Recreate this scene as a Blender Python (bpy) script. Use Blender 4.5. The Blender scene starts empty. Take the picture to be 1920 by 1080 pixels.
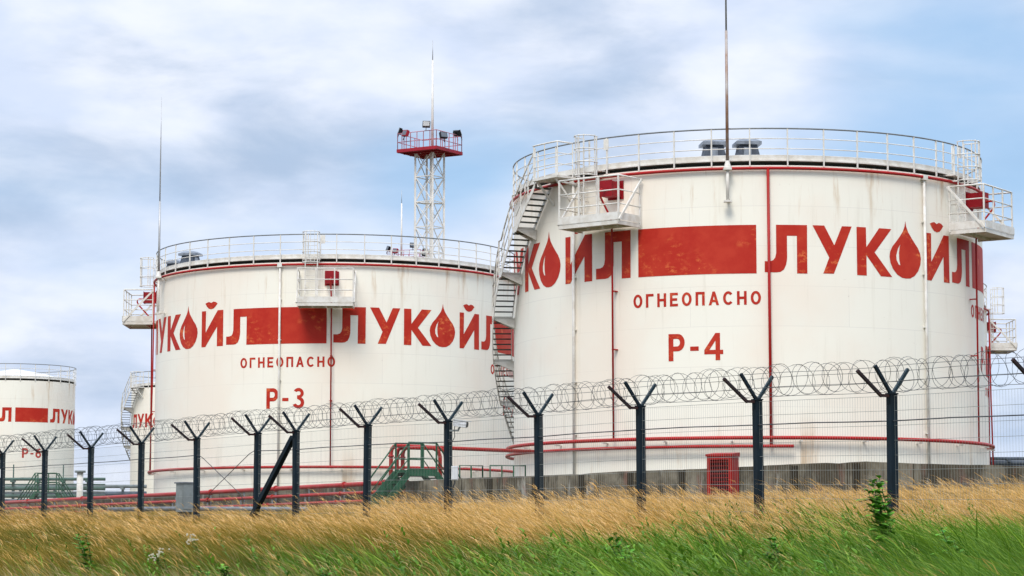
import bpy, bmesh, math, random
import numpy as np
from mathutils import Vector, Matrix
random.seed(7)
rng = np.random.default_rng(11)
R_ = math.radians
sc = bpy.context.scene
col = sc.collection

# ------------------------------------------------------------------ camera
cam = bpy.data.cameras.new("camera")
cam.sensor_width = 36.0
cam.lens = 4591.7 / 1920 * 36.0
cam.clip_start = 0.1
cam.clip_end = 20000
camo = bpy.data.objects.new("camera", cam)
col.objects.link(camo)
camo.location = (0, 0, 0)
camo.rotation_euler = (R_(90) + 0.1082, 0, 0)
sc.camera = camo

# ------------------------------------------------------------------ light
SUN_EL, SUN_AZ = 50.0, 194.0          # azimuth clockwise from +Y (north): behind the camera, a little left
sun = bpy.data.lights.new("sun", 'SUN')
sun.energy = 2.0
sun.angle = R_(22)
sun.color = (1.0, 0.93, 0.83)
suno = bpy.data.objects.new("sun", sun)
col.objects.link(suno)
az = R_(SUN_AZ)
sd = Vector((math.sin(az) * math.cos(R_(SUN_EL)), math.cos(az) * math.cos(R_(SUN_EL)), math.sin(R_(SUN_EL))))
suno.rotation_euler = sd.to_track_quat('Z', 'Y').to_euler()
suno.location = (0, -20, 60)

world = bpy.data.worlds.new("World")
sc.world = world
world.use_nodes = True
sc.view_settings.view_transform = 'Standard'
sc.view_settings.look = 'None'
sc.view_settings.exposure = 0.28
sc.view_settings.gamma = 1.0
sc.view_settings.use_curve_mapping = False


class NT:
    """tiny helper for node trees"""
    def __init__(s, tree):
        s.t = tree; s.n = tree.nodes; s.l = tree.links
    def node(s, typ, **kw):
        n = s.n.new(typ)
        for k, v in kw.items():
            setattr(n, k, v)
        return n
    def link(s, a, b):
        s.l.new(a, b)
    def put(s, sock, v):
        if isinstance(v, bpy.types.NodeSocket):
            s.l.new(v, sock)
        else:
            if sock.type == 'RGBA' and not isinstance(v, (int, float)) and len(v) == 3:
                v = (*v, 1)
            sock.default_value = v
    def math(s, op, a, b=None, c=None, clamp=False):
        n = s.node('ShaderNodeMath', operation=op, use_clamp=clamp)
        s.put(n.inputs[0], a)
        if b is not None: s.put(n.inputs[1], b)
        if c is not None: s.put(n.inputs[2], c)
        return n.outputs[0]
    def mix(s, f, a, b, blend='MIX'):
        n = s.node('ShaderNodeMix', data_type='RGBA', blend_type=blend)
        s.put(n.inputs[0], f); s.put(n.inputs[6], a); s.put(n.inputs[7], b)
        return n.outputs[2]
    def maprange(s, v, a, b, c=0.0, d=1.0, smooth=True):
        n = s.node('ShaderNodeMapRange')
        n.interpolation_type = 'SMOOTHSTEP' if smooth else 'LINEAR'
        s.put(n.inputs[0], v)
        for i, x in zip((1, 2, 3, 4), (a, b, c, d)): s.put(n.inputs[i], x)
        return n.outputs[0]
    def mapping(s, vec, scale=(1, 1, 1), loc=(0, 0, 0), rot=(0, 0, 0)):
        n = s.node('ShaderNodeMapping')
        s.l.new(vec, n.inputs[0])
        n.inputs['Location'].default_value = loc
        n.inputs['Rotation'].default_value = rot
        n.inputs['Scale'].default_value = scale
        return n.outputs[0]
    def noise(s, vec, scale=5, detail=4, rough=0.55, dist=0.0):
        n = s.node('ShaderNodeTexNoise')
        if vec is not None: s.l.new(vec, n.inputs['Vector'])
        n.inputs['Scale'].default_value = scale
        n.inputs['Detail'].default_value = detail
        n.inputs['Roughness'].default_value = rough
        n.inputs['Distortion'].default_value = dist
        return n.outputs[0]


def build_world():
    nt = NT(world.node_tree)
    nt.n.clear()
    out = nt.node('ShaderNodeOutputWorld')
    bg = nt.node('ShaderNodeBackground')
    bg.inputs[1].default_value = 0.1
    nt.link(bg.outputs[0], out.inputs[0])
    sky = nt.node('ShaderNodeTexSky', sky_type='NISHITA')
    sky.sun_disc = False
    sky.sun_elevation = R_(SUN_EL)
    sky.sun_rotation = R_(SUN_AZ)
    sky.air_density = 1.0; sky.dust_density = 0.6; sky.ozone_density = 2.0
    tc = nt.node('ShaderNodeTexCoord')
    d = tc.outputs['Generated']
    # cloud-free sky: the Nishita sky with a clear blue veil
    blue = nt.mix(0.75, sky.outputs[0], (2.9, 5.0, 7.7))
    # cloud cover: noise over the sky directions, stretched along the horizon
    v1 = nt.mapping(d, scale=(1.0, 1.0, 3.0), loc=(0.31, 0.12, 0.47))
    n1 = nt.noise(v1, 6.5, 4, 0.45, 0.1)
    v2 = nt.mapping(d, scale=(1.0, 1.0, 2.7), loc=(4.3, 1.2, 0.7))
    n2 = nt.noise(v2, 11.0, 7, 0.54, 0.25)
    v3 = nt.mapping(d, scale=(1.0, 1.0, 2.2), loc=(1.3, 7.2, 2.7))
    n3 = nt.noise(v3, 22, 4, 0.5, 0.0)
    dn = nt.node('ShaderNodeVectorMath', operation='NORMALIZE'); nt.link(d, dn.inputs[0])

    def blob(px, py, rad, amp, stretch=1.9):
        # a broad bank or gap of the cloud layer, as a soft lobe round one compass direction
        x = (px - 960) / 4591.7
        z = math.tan(math.atan((540 - py) / 4591.7) + 0.1082)
        c = Vector((x, 1, z)).normalized()
        sub = nt.node('ShaderNodeVectorMath', operation='SUBTRACT')
        nt.link(dn.outputs[0], sub.inputs[0]); sub.inputs[1].default_value = c
        m = nt.node('ShaderNodeVectorMath', operation='MULTIPLY')
        nt.link(sub.outputs[0], m.inputs[0]); m.inputs[1].default_value = (1, 1, stretch)
        ln = nt.node('ShaderNodeVectorMath', operation='LENGTH'); nt.link(m.outputs[0], ln.inputs[0])
        return nt.maprange(ln.outputs['Value'], 0.0, rad / 4591.7, amp, 0.0)

    def total(base, blobs):
        t = base
        for b in blobs:
            t = nt.math('ADD', t, blob(*b))
        return t
    # gaps: where the blue shows
    gap = total(n1, [(1800, 200, 560, 0.36, 1.25), (1500, 330, 420, 0.18, 1.4), (880, 350, 330, 0.30, 1.8),
                     (250, 360, 480, 0.10, 3.0), (1150, 160, 400, 0.10, 2.0),
                     (300, 60, 800, -0.16, 2.0), (1000, 440, 200, -0.16, 1.6), (1900, 560, 260, -0.30, 2.0),
                     (1000, 40, 500, -0.10, 2.4)])
    gapm = nt.maprange(gap, 0.44, 0.94, 0.0, 0.86)
    # grey undersides
    grey = total(n2, [(120, 345, 460, 0.24, 3.4), (80, 450, 330, 0.16, 4.0), (270, 130, 330, 0.11, 3.6), (620, 320, 420, 0.18, 2.6), (1100, 150, 420, 0.08, 2.4),
                      (150, 30, 500, -0.16, 3.0), (300, 480, 600, -0.10, 3.5), (980, 420, 220, -0.2, 1.8)])
    greym = nt.maprange(grey, 0.42, 0.80)
    fine = nt.maprange(n3, 0.3, 0.75)
    white = nt.mix(fine, (5.9, 6.7, 8.3), (7.6, 8.0, 8.9))
    cloud = nt.mix(greym, white, (3.9, 4.9, 6.5))
    skyc = nt.mix(gapm, cloud, blue)
    # an overcast sky is brighter overhead than along the horizon
    sep = nt.node('ShaderNodeSeparateXYZ'); nt.link(dn.outputs[0], sep.inputs[0])
    up = nt.maprange(sep.outputs[2], 0.28, 0.9, 1.0, 2.3)
    n = nt.node('ShaderNodeVectorMath', operation='SCALE')
    nt.link(skyc, n.inputs[0]); nt.link(up, n.inputs['Scale'])
    nt.link(n.outputs[0], bg.inputs[0])


build_world()

# ------------------------------------------------------------------ materials
MATS = {}


def new_mat(name):
    m = bpy.data.materials.new(name)
    m.use_nodes = True
    nt = NT(m.node_tree)
    b = nt.n['Principled BSDF']
    b.inputs['Specular IOR Level'].default_value = 0.22
    MATS[name] = m
    return m, nt, b


def simple(name, c, rough=0.55, metal=0.0, var=0.18, scale=3.0, c2=None, bump=0.0):
    m, nt, b = new_mat(name)
    tc = nt.node('ShaderNodeTexCoord')
    n = nt.noise(tc.outputs['Object'], scale, 5, 0.6)
    f = nt.maprange(n, 0.35, 0.68)
    if c2 is None:
        c2 = tuple(x * (1 - 2 * var) for x in c)
    nt.put(b.inputs['Base Color'], nt.mix(f, c, c2))
    b.inputs['Roughness'].default_value = rough
    b.inputs['Metallic'].default_value = metal
    if bump:
        bn = nt.node('ShaderNodeBump'); bn.inputs['Strength'].default_value = bump
        nt.link(nt.noise(tc.outputs['Object'], scale * 6, 4), bn.inputs['Height'])
        nt.link(bn.outputs[0], b.inputs['Normal'])
    return m


def tank_white():
    m, nt, b = new_mat("tank_white")
    tc = nt.node('ShaderNodeTexCoord')
    ob, uv = tc.outputs['Object'], tc.outputs['UV']
    # welded plates: a faint change of tone from plate to plate, thin darker welds
    br = nt.node('ShaderNodeTexBrick')
    nt.link(uv, br.inputs['Vector'])
    br.offset = 0.5
    br.inputs['Color1'].default_value = (0.88, 0.845, 0.735, 1)
    br.inputs['Color2'].default_value = (0.865, 0.83, 0.725, 1)
    br.inputs['Mortar'].default_value = (0.76, 0.725, 0.64, 1)
    br.inputs['Scale'].default_value = 1.0
    br.inputs['Mortar Size'].default_value = 0.016
    br.inputs['Mortar Smooth'].default_value = 0.9
    br.inputs['Bias'].default_value = -0.1
    br.inputs['Brick Width'].default_value = 5.96
    br.inputs['Row Height'].default_value = 1.49
    # broad pinkish dust
    n = nt.noise(ob, 0.22, 4, 0.55)
    c = nt.mix(nt.maprange(n, 0.42, 0.7, 0, 0.75), br.outputs[0], (0.86, 0.76, 0.64))
    # rain runs: stretched noise
    st = nt.noise(nt.mapping(uv, scale=(2.6, 0.16, 1)), 1.0, 6, 0.62)
    c = nt.mix(nt.maprange(st, 0.54, 0.78, 0, 0.42), c, (0.60, 0.54, 0.43))
    # rust runs from under the rim, and low down
    sep = nt.node('ShaderNodeSeparateXYZ'); nt.link(ob, sep.inputs[0])
    rs = nt.noise(nt.mapping(uv, scale=(1.1, 0.10, 1), loc=(7, 3, 0)), 1.0, 7, 0.7)
    hi = nt.maprange(sep.outputs[2], 8.6, 12.0)
    lo = nt.maprange(sep.outputs[2], 3.2, 0.6)
    w = nt.math('ADD', hi, nt.math('MULTIPLY', lo, 0.8))
    f = nt.math('MULTIPLY', nt.maprange(rs, 0.54, 0.70), w)
    c = nt.mix(nt.math('MULTIPLY', f, 0.85), c, (0.50, 0.31, 0.14))
    # small chips and grime
    ch = nt.noise(ob, 5.0, 6, 0.7)
    c = nt.mix(nt.maprange(ch, 0.66, 0.74, 0, 0.35), c, (0.45, 0.38, 0.30))
    nt.put(b.inputs['Base Color'], c)
    b.inputs['Roughness'].default_value = 0.5
    bn = nt.node('ShaderNodeBump'); bn.inputs['Strength'].default_value = 0.12; bn.inputs['Distance'].default_value = 0.05
    nt.link(nt.noise(ob, 0.9, 3), bn.inputs['Height'])
    nt.link(bn.outputs[0], b.inputs['Normal'])
    return m


def letter_red():
    m, nt, b = new_mat("letter_red")
    tc = nt.node('ShaderNodeTexCoord')
    ob = tc.outputs['Object']
    n = nt.noise(ob, 1.1, 6, 0.6)
    c = nt.mix(nt.maprange(n, 0.38, 0.66), (0.44, 0.020, 0.009), (0.50, 0.036, 0.016))
    # scuffed orange patches where the coat is thin
    s = nt.noise(nt.mapping(ob, scale=(1, 1, 1.6)), 2.6, 8, 0.72)
    g = nt.noise(ob, 0.5, 2)
    f = nt.math('MULTIPLY', nt.maprange(s, 0.52, 0.66), nt.maprange(g, 0.46, 0.60))
    c = nt.mix(nt.math('MULTIPLY', f, 0.9), c, (0.72, 0.17, 0.05))
    ru = nt.noise(nt.mapping(ob, scale=(3, 3, 0.3)), 1.3, 5, 0.6)
    c = nt.mix(nt.maprange(ru, 0.6, 0.8, 0, 0.4), c, (0.36, 0.05, 0.035))
    nt.put(b.inputs['Base Color'], c)
    b.inputs['Roughness'].default_value = 0.55
    return m


def red_pipe():
    m, nt, b = new_mat("pipe_red")
    tc = nt.node('ShaderNodeTexCoord')
    ob = tc.outputs['Object']
    n = nt.noise(ob, 1.6, 7, 0.65)
    c = nt.mix(nt.maprange(n, 0.35, 0.65), (0.40, 0.008, 0.010), (0.33, 0.022, 0.016))
    w = nt.noise(nt.mapping(ob, scale=(0.5, 0.5, 1.2)), 2.2, 8, 0.75)
    c = nt.mix(nt.maprange(w, 0.66, 0.74, 0, 0.7), c, (0.74, 0.50, 0.42))
    nt.put(b.inputs['Base Color'], c)
    b.inputs['Roughness'].default_value = 0.42
    return m


def concrete():
    m, nt, b = new_mat("concrete_weathered")
    tc = nt.node('ShaderNodeTexCoord')
    ob, uv = tc.outputs['Object'], tc.outputs['UV']
    n = nt.noise(uv, 0.45, 7, 0.65)
    c = nt.mix(nt.maprange(n, 0.36, 0.62), (0.27, 0.235, 0.17), (0.085, 0.068, 0.043))
    # dark damp runs of uneven width, some only reaching part of the way down
    s1 = nt.noise(nt.mapping(uv, scale=(1.5, 0.42, 1)), 1.0, 8, 0.68, 0.4)
    c = nt.mix(nt.maprange(s1, 0.47, 0.62, 0, 0.82), c, (0.045, 0.037, 0.025))
    s4 = nt.noise(nt.mapping(uv, scale=(5.5, 0.35, 1), loc=(3, 8, 0)), 1.0, 5, 0.6, 0.3)
    c = nt.mix(nt.maprange(s4, 0.55, 0.68, 0, 0.55), c, (0.06, 0.05, 0.036))
    s2 = nt.noise(nt.mapping(uv, scale=(1.7, 0.35, 1), loc=(11, 4, 0)), 1.0, 7, 0.66, 0.3)
    c = nt.mix(nt.maprange(s2, 0.57, 0.68, 0, 0.7), c, (0.44, 0.42, 0.36))
    s3 = nt.noise(nt.mapping(uv, scale=(0.9, 0.4, 1), loc=(5, 9, 0)), 1.0, 6, 0.65, 0.3)
    c = nt.mix(nt.maprange(s3, 0.56, 0.68, 0, 0.55), c, (0.27, 0.10, 0.07))
    # joints between the cast slabs
    br = nt.node('ShaderNodeTexBrick'); nt.link(uv, br.inputs['Vector']); br.offset = 0.0
    br.inputs['Color1'].default_value = (1, 1, 1, 1); br.inputs['Color2'].default_value = (0.86, 0.86, 0.86, 1); br.inputs['Mortar'].default_value = (0.25, 0.23, 0.2, 1)
    br.inputs['Scale'].default_value = 1.0; br.inputs['Mortar Size'].default_value = 0.03; br.inputs['Mortar Smooth'].default_value = 0.6
    br.inputs['Brick Width'].default_value = 2.4; br.inputs['Row Height'].default_value = 30.0
    c = nt.mix(1.0, c, br.outputs[0], 'MULTIPLY')
    sep = nt.node('ShaderNodeSeparateXYZ'); nt.link(ob, sep.inputs[0])
    nt.put(b.inputs['Base Color'], c)
    b.inputs['Roughness'].default_value = 0.92
    bn = nt.node('ShaderNodeBump'); bn.inputs['Strength'].default_value = 0.5; bn.inputs['Distance'].default_value = 0.03
    nt.link(nt.noise(ob, 6, 6), bn.inputs['Height']); nt.link(bn.outputs[0], b.inputs['Normal'])
    return m


def ground_mat():
    m, nt, b = new_mat("ground_soil")
    tc = nt.node('ShaderNodeTexCoord')
    ob = tc.outputs['Object']
    n = nt.noise(ob, 0.35, 8, 0.65)
    c = nt.mix(nt.maprange(n, 0.35, 0.65), (0.045, 0.05, 0.014), (0.10, 0.07, 0.025))
    n2 = nt.noise(ob, 9, 6, 0.7)
    c = nt.mix(nt.maprange(n2, 0.4, 0.7), c, (0.05, 0.055, 0.02))
    nt.put(b.inputs['Base Color'], c)
    b.inputs['Roughness'].default_value = 1.0
    return m


def grass_mat(name, base, lo, hi, base2=None):
    """blade colour from a per-blade tint attribute and its height along the blade"""
    m, nt, b = new_mat(name)
    a = nt.node('ShaderNodeAttribute', attribute_name='tint')
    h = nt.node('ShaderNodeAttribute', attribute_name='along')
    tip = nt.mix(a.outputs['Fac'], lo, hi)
    c = nt.mix(nt.maprange(h.outputs['Fac'], 0.15, 0.75), base, tip)  # base is stem colour darkened, painting the shade low between blades
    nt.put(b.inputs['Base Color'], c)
    b.inputs['Roughness'].default_value = 0.6
    # thin leaves pass some light
    tr = nt.node('ShaderNodeBsdfTranslucent'); nt.put(tr.inputs[0], c)
    mx = nt.node('ShaderNodeMixShader'); mx.inputs[0].default_value = 0.30
    nt.link(b.outputs[0], mx.inputs[1]); nt.link(tr.outputs[0], mx.inputs[2])
    nt.link(mx.outputs[0], nt.n['Material Output'].inputs[0])
    return m


tank_white(); letter_red(); red_pipe(); concrete(); ground_mat()
simple("white_steel", (0.74, 0.72, 0.67), 0.45, 0, 0.10, 2.5, (0.60, 0.56, 0.49))
simple("grey_rail", (0.20, 0.21, 0.21), 0.45, 0.3, 0.12, 4)
simple("roof_white", (0.66, 0.66, 0.64), 0.6, 0, 0.1, 0.8)
simple("galvanised", (0.24, 0.265, 0.30), 0.5, 0.3, 0.2, 3)
simple("louvre_dark", (0.075, 0.09, 0.115), 0.6, 0.2, 0.2, 3)
simple("tread_and_shade", (0.075, 0.08, 0.068), 0.7, 0.2, 0.2, 3)
simple("box_red", (0.29, 0.006, 0.012), 0.5, 0, 0.1, 2, (0.21, 0.008, 0.012))
simple("cabinet_red", (0.32, 0.010, 0.008), 0.6, 0, 0.1, 2, (0.24, 0.016, 0.010))
simple("inside_shade", (0.03, 0.018, 0.018), 0.8, 0, 0.2, 3)
simple("post_dark", (0.0050, 0.0155, 0.025), 0.7, 0, 0.2, 3, (0.0035, 0.010, 0.015))
simple("arm_lit", (0.012, 0.032, 0.042), 0.38, 0, 0.2, 3)  # lighter copy of the post colour: light painted on one arm
simple("arm_rusty", (0.016, 0.013, 0.017), 0.6, 0, 0.2, 3, (0.045, 0.020, 0.018))
simple("wire_mesh", (0.36, 0.38, 0.35), 0.5, 0.3, 0.2, 3)
simple("razor_wire", (0.13, 0.135, 0.13), 0.45, 0.7, 0.3, 5)
simple("cable_dark", (0.07, 0.075, 0.08), 0.6, 0, 0.2, 3)
simple("green_paint", (0.022, 0.105, 0.052), 0.5, 0, 0.2, 3)
simple("green_grey", (0.10, 0.17, 0.14), 0.5, 0, 0.2, 2)
simple("cabinet_grey", (0.25, 0.28, 0.28), 0.6, 0, 0.1, 3, (0.18, 0.20, 0.20))
simple("plastic_white", (0.72, 0.74, 0.76), 0.35, 0, 0.05, 2)
simple("black_metal", (0.012, 0.013, 0.015), 0.4, 0.2, 0.1, 2)
simple("lamp_glass", (0.14, 0.16, 0.19), 0.12, 0, 0.1, 2)
simple("mast_cream", (0.78, 0.74, 0.68), 0.5, 0, 0.1, 2)
simple("mast_red", (0.36, 0.02, 0.035), 0.5, 0, 0.1, 2)
simple("mast_pink", (0.50, 0.20, 0.24), 0.5, 0, 0.1, 2)
simple("rod_rust", (0.46, 0.43, 0.40), 0.55, 0.2, 0.1, 0.8, (0.26, 0.13, 0.07))
simple("rod_grey", (0.46, 0.46, 0.46), 0.45, 0.4, 0.1, 2)
simple("slate_blue", (0.13, 0.16, 0.20), 0.7, 0, 0.2, 2)
simple("weed_leaf", (0.13, 0.34, 0.025), 0.8, 0, 0.2, 9, (0.05, 0.19, 0.014))
simple("weed_stem", (0.09, 0.13, 0.04), 0.7, 0, 0.2, 6)
simple("weed_bloom", (0.62, 0.58, 0.44), 0.8, 0, 0.15, 6)
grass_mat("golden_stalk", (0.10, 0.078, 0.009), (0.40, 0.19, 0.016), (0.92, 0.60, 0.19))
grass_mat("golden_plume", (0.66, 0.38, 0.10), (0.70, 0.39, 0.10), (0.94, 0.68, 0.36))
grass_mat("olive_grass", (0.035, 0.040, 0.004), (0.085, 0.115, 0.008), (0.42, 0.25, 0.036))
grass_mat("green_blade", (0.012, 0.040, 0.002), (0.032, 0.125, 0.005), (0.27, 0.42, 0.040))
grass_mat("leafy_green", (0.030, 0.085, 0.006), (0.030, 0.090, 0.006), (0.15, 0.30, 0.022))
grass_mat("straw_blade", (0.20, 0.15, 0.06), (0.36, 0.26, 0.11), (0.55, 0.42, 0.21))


# ------------------------------------------------------------------ mesh helper
class MB:
    def __init__(s):
        s.v = []; s.f = []; s.uv = None; s.sm = []
    def add(s, vs, fs, smooth=False):
        o = len(s.v)
        s.v += [tuple(p) for p in vs]
        s.f += [tuple(i + o for i in f) for f in fs]
        s.sm += [smooth] * len(fs)
        return s
    def box(s, c, dims, ax=None):
        """ax: three unit axes (x,y,z) of the box"""
        c = Vector(c)
        X, Y, Z = ax if ax else (Vector((1, 0, 0)), Vector((0, 1, 0)), Vector((0, 0, 1)))
        a, b, d = dims[0] / 2, dims[1] / 2, dims[2] / 2
        vs = [c + X * (a * i) + Y * (b * j) + Z * (d * k) for i in (-1, 1) for j in (-1, 1) for k in (-1, 1)]
        return s.add(vs, [(0, 1, 3, 2), (4, 6, 7, 5), (0, 4, 5, 1), (2, 3, 7, 6), (0, 2, 6, 4), (1, 5, 7, 3)])
    def bar(s, p, q, w, h=None, up=(0, 0, 1)):
        p, q = Vector(p), Vector(q)
        d = (q - p); L = d.length
        if L < 1e-6: return s
        d.normalize(); up = Vector(up)
        if abs(d.dot(up)) > 0.98: up = Vector((1, 0, 0))
        x = d.cross(up).normalized(); z = x.cross(d)
        return s.box((p + q) / 2, (w, L, h or w), (x, d, z))
    def tube(s, pts, r, n=8, closed=False, caps=True, smooth=True):
        pts = [Vector(p) for p in pts]
        m = len(pts)
        rr = r if isinstance(r, (list, tuple)) else [r] * m
        vs = []; fs = []
        prev = None
        for i in range(m):
            if closed: t = pts[(i + 1) % m] - pts[i - 1]
            else: t = pts[min(i + 1, m - 1)] - pts[max(i - 1, 0)]
            if t.length < 1e-9: t = Vector((0, 0, 1))
            t.normalize()
            if prev is None:
                u = Vector((0, 0, 1)) if abs(t.z) < 0.9 else Vector((1, 0, 0))
            else: u = prev
            u = (u - t * u.dot(t)).normalized(); prev = u
            w = t.cross(u)
            for k in range(n):
                a = 2 * math.pi * k / n
                vs.append(pts[i] + (u * math.cos(a) + w * math.sin(a)) * rr[i])
        for i in range(m if closed else m - 1):
            j = (i + 1) % m
            for k in range(n):
                k2 = (k + 1) % n
                fs.append((i * n + k, i * n + k2, j * n + k2, j * n + k))
        s.add(vs, fs, smooth)
        if caps and not closed:
            o = len(s.v) - len(vs)
            s.f += [tuple(o + k for k in reversed(range(n))), tuple(o + (m - 1) * n + k for k in range(n))]
            s.sm += [False, False]
        return s
    def lathe(s, prof, n=96, a0=0.0, a1=360.0, smooth=True):
        """prof: list of (radius, z)"""
        full = abs(a1 - a0 - 360) < 1e-6
        m = n if full else n + 1
        vs = [(r * math.sin(R_(a0 + (a1 - a0) * i / n)), -r * math.cos(R_(a0 + (a1 - a0) * i / n)), z) for i in range(m) for r, z in prof]
        k = len(prof); fs = []
        for i in range(n):
            j = (i + 1) % m
            for q in range(k - 1):
                fs.append((i * k + q, j * k + q, j * k + q + 1, i * k + q + 1))
        return s.add(vs, fs, smooth)
    def build(s, name, mat, parent=None, loc=None):
        me = bpy.data.meshes.new(name)
        me.from_pydata(s.v, [], s.f)
        me.polygons.foreach_set('use_smooth', s.sm)
        me.update()
        bm = bmesh.new(); bm.from_mesh(me); bmesh.ops.recalc_face_normals(bm, faces=bm.faces); bm.to_mesh(me); bm.free()
        me.materials.append(MATS[mat])
        o = bpy.data.objects.new(name, me)
        col.objects.link(o)
        if parent is not None: o.parent = parent
        if loc is not None: o.location = loc
        return o


def tag(o, label=None, cat=None, group=None, kind=None):
    if label: o['label'] = label
    if cat: o['category'] = cat
    if group: o['group'] = group
    if kind: o['kind'] = kind
    return o


def empty(name, loc, rz=0.0):
    o = bpy.data.objects.new(name, None)
    o.empty_display_size = 0.3
    col.objects.link(o)
    o.location = loc
    o.rotation_euler = (0, 0, rz)
    return o


def copy_obj(o, parent, loc=None, rz=None):
    c = o.copy(); col.objects.link(c); c.parent = parent
    if loc is not None: c.location = loc
    if rz is not None: c.rotation_euler = (0, 0, rz)
    return c


def cyl(phi, r, z):
    """tank-local point: phi in degrees, 0 faces the camera side (-Y), positive to the right"""
    a = R_(phi)
    return Vector((r * math.sin(a), -r * math.cos(a), z))


# ------------------------------------------------------------------ painted letters wrapped on a shell
def arc(cx, cy, rx, ry, a0, a1, n=14):
    return [(cx + rx * math.cos(R_(a0 + (a1 - a0) * i / n)), cy + ry * math.sin(R_(a0 + (a1 - a0) * i / n))) for i in range(n + 1)]


# the big word: coordinates in degrees at radius 9.49 m from the start of the first letter, heights 0..1 of the band
def logo_word():
    Lm = [(2.63, 1), (9.65, 1), (9.6, 0), (7.25, 0), (7.3, 0.775), (5.06, 0.775), (5.06, 0.36)] + \
         [(5.03, 0.29), (4.8, 0.18), (4.3, 0.08), (3.5, 0.03), (2.6, 0.02), (0, 0.025), (0, 0.25), (1.2, 0.25), (1.9, 0.27), (2.35, 0.32), (2.6, 0.42)]
    U = [(10.92, 1), (13.66, 1), (15.99, 0.60), (17.9, 1), (20.3, 1), (15.8, 0.01), (13.3, 0.01), (14.75, 0.34)]
    K = [(21.5, 1), (23.9, 1), (23.95, 0.59), (27.4, 1), (30.8, 1), (26.1, 0.49), (30.8, 0.0), (27.7, 0.0), (23.95, 0.42), (23.95, 0), (21.5, 0)]
    dr = [(34.95, 1.20), (35.2, 1.08), (35.75, 0.97), (36.7, 0.86), (37.75, 0.75), (38.8, 0.65), (39.5, 0.54), (39.75, 0.43), (39.5, 0.30), (38.8, 0.17), (37.6, 0.06), (36.2, 0.0), (34.9, -0.01)]
    dr = dr + [(69.9 - x, y) for x, y in reversed(dr[1:-1])]
    hl = [(33.35, 0.70), (32.6, 0.60), (32.1, 0.46), (32.2, 0.36), (32.8, 0.27), (33.25, 0.26), (32.95, 0.38), (32.9, 0.52), (33.1, 0.63)]
    I = [(41.6, 1), (43.45, 1), (43.35, 0.40), (48.3, 1), (50.5, 1), (50.5, 0), (48.1, 0), (48.1, 0.54), (43.3, 0), (41.6, 0)]
    br = [(43.1, 1.205), (43.9, 1.235), (44.7, 1.25), (45.6, 1.215), (46.5, 1.25), (47.4, 1.235), (48.2, 1.19), (47.5, 1.12), (46.7, 1.06), (45.6, 1.04), (44.6, 1.06), (43.8, 1.12)]
    L2 = [(x + 51.7, y) for x, y in Lm]
    return [[Lm], [U], [K], [dr, hl], [I], [br], [L2]]


def small_letters():
    """unit-height capitals (x 0..w)"""
    D = {}
    t = 0.19
    D['О'] = (0.72, [arc(.36, .5, .36, .5, 0, 360, 32)[:-1], arc(.36, .5, .36 - t, .5 - t, 0, 360, 32)[:-1]])
    D['Г'] = (0.60, [[(0, 0), (t, 0), (t, 1 - t), (.60, 1 - t), (.60, 1), (0, 1)]])
    D['Н'] = (0.68, [[(0, 0), (t, 0), (t, .41), (.68 - t, .41), (.68 - t, 0), (.68, 0), (.68, 1), (.68 - t, 1), (.68 - t, .6), (t, .6), (t, 1), (0, 1)]])
    D['Е'] = (0.60, [[(0, 0), (.60, 0), (.60, t), (t, t), (t, .41), (.54, .41), (.54, .6), (t, .6), (t, 1 - t), (.60, 1 - t), (.60, 1), (0, 1)]])
    D['П'] = (0.66, [[(0, 0), (t, 0), (t, 1 - t), (.66 - t, 1 - t), (.66 - t, 0), (.66, 0), (.66, 1), (0, 1)]])
    D['А'] = (0.74, [[(0, 0), (t, 0), (.26, .22), (.48, .22), (.74 - t, 0), (.74, 0), (.46, 1), (.28, 1)], [(.31, .40), (.43, .40), (.37, .68)]])
    D['С'] = (0.70, [arc(.37, .5, .37, .5, 40, 320, 28) + arc(.37, .5, .37 - t, .5 - t, 318, 42, 24)])
    D['Р'] = (0.66, [[(0, 0), (.2, 0), (.2, .36), (.38, .36)] + arc(.38, .68, .28, .32, -90, 90, 12)[1:] + [(0, 1)],
                     [(.2, .54), (.2, .82), (.36, .82)] + arc(.36, .68, .11, .14, 90, -90, 8)[1:]])
    D['-'] = (0.34, [[(0, .36), (.34, .36), (.34, .52), (0, .52)]])
    D['4'] = (0.74, [[(.44, 0), (.62, 0), (.62, .22), (.74, .22), (.74, .38), (.62, .38), (.62, 1), (.44, 1), (0, .38), (0, .22), (.44, .22)], [(.20, .38), (.44, .38), (.44, .72)]])
    D['3'] = (0.62, [[(0, .18)] + arc(.31, .29, .31, .29, 215, 440, 18)[1:-1] + [(.46, .53)] + arc(.31, .74, .28, .26, -35, 150, 16)[1:] +
                     [(.20, .80)] + arc(.31, .74, .12, .10, 130, -80, 10)[1:] + [(.24, .64), (.24, .47)] + arc(.31, .29, .13, .13, 90, -140, 10)[1:] + [(.17, .24)]])
    D['6'] = (0.64, [[(.45, 1), (.60, .88), (.40, .80), (.26, .62)] + arc(.32, .32, .32, .32, 85, -170, 22)[1:] + [(.02, .52), (.16, .84)],
                     arc(.32, .32, .14, .14, 0, 360, 16)[:-1]])
    return D


SMALL = small_letters()


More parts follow.
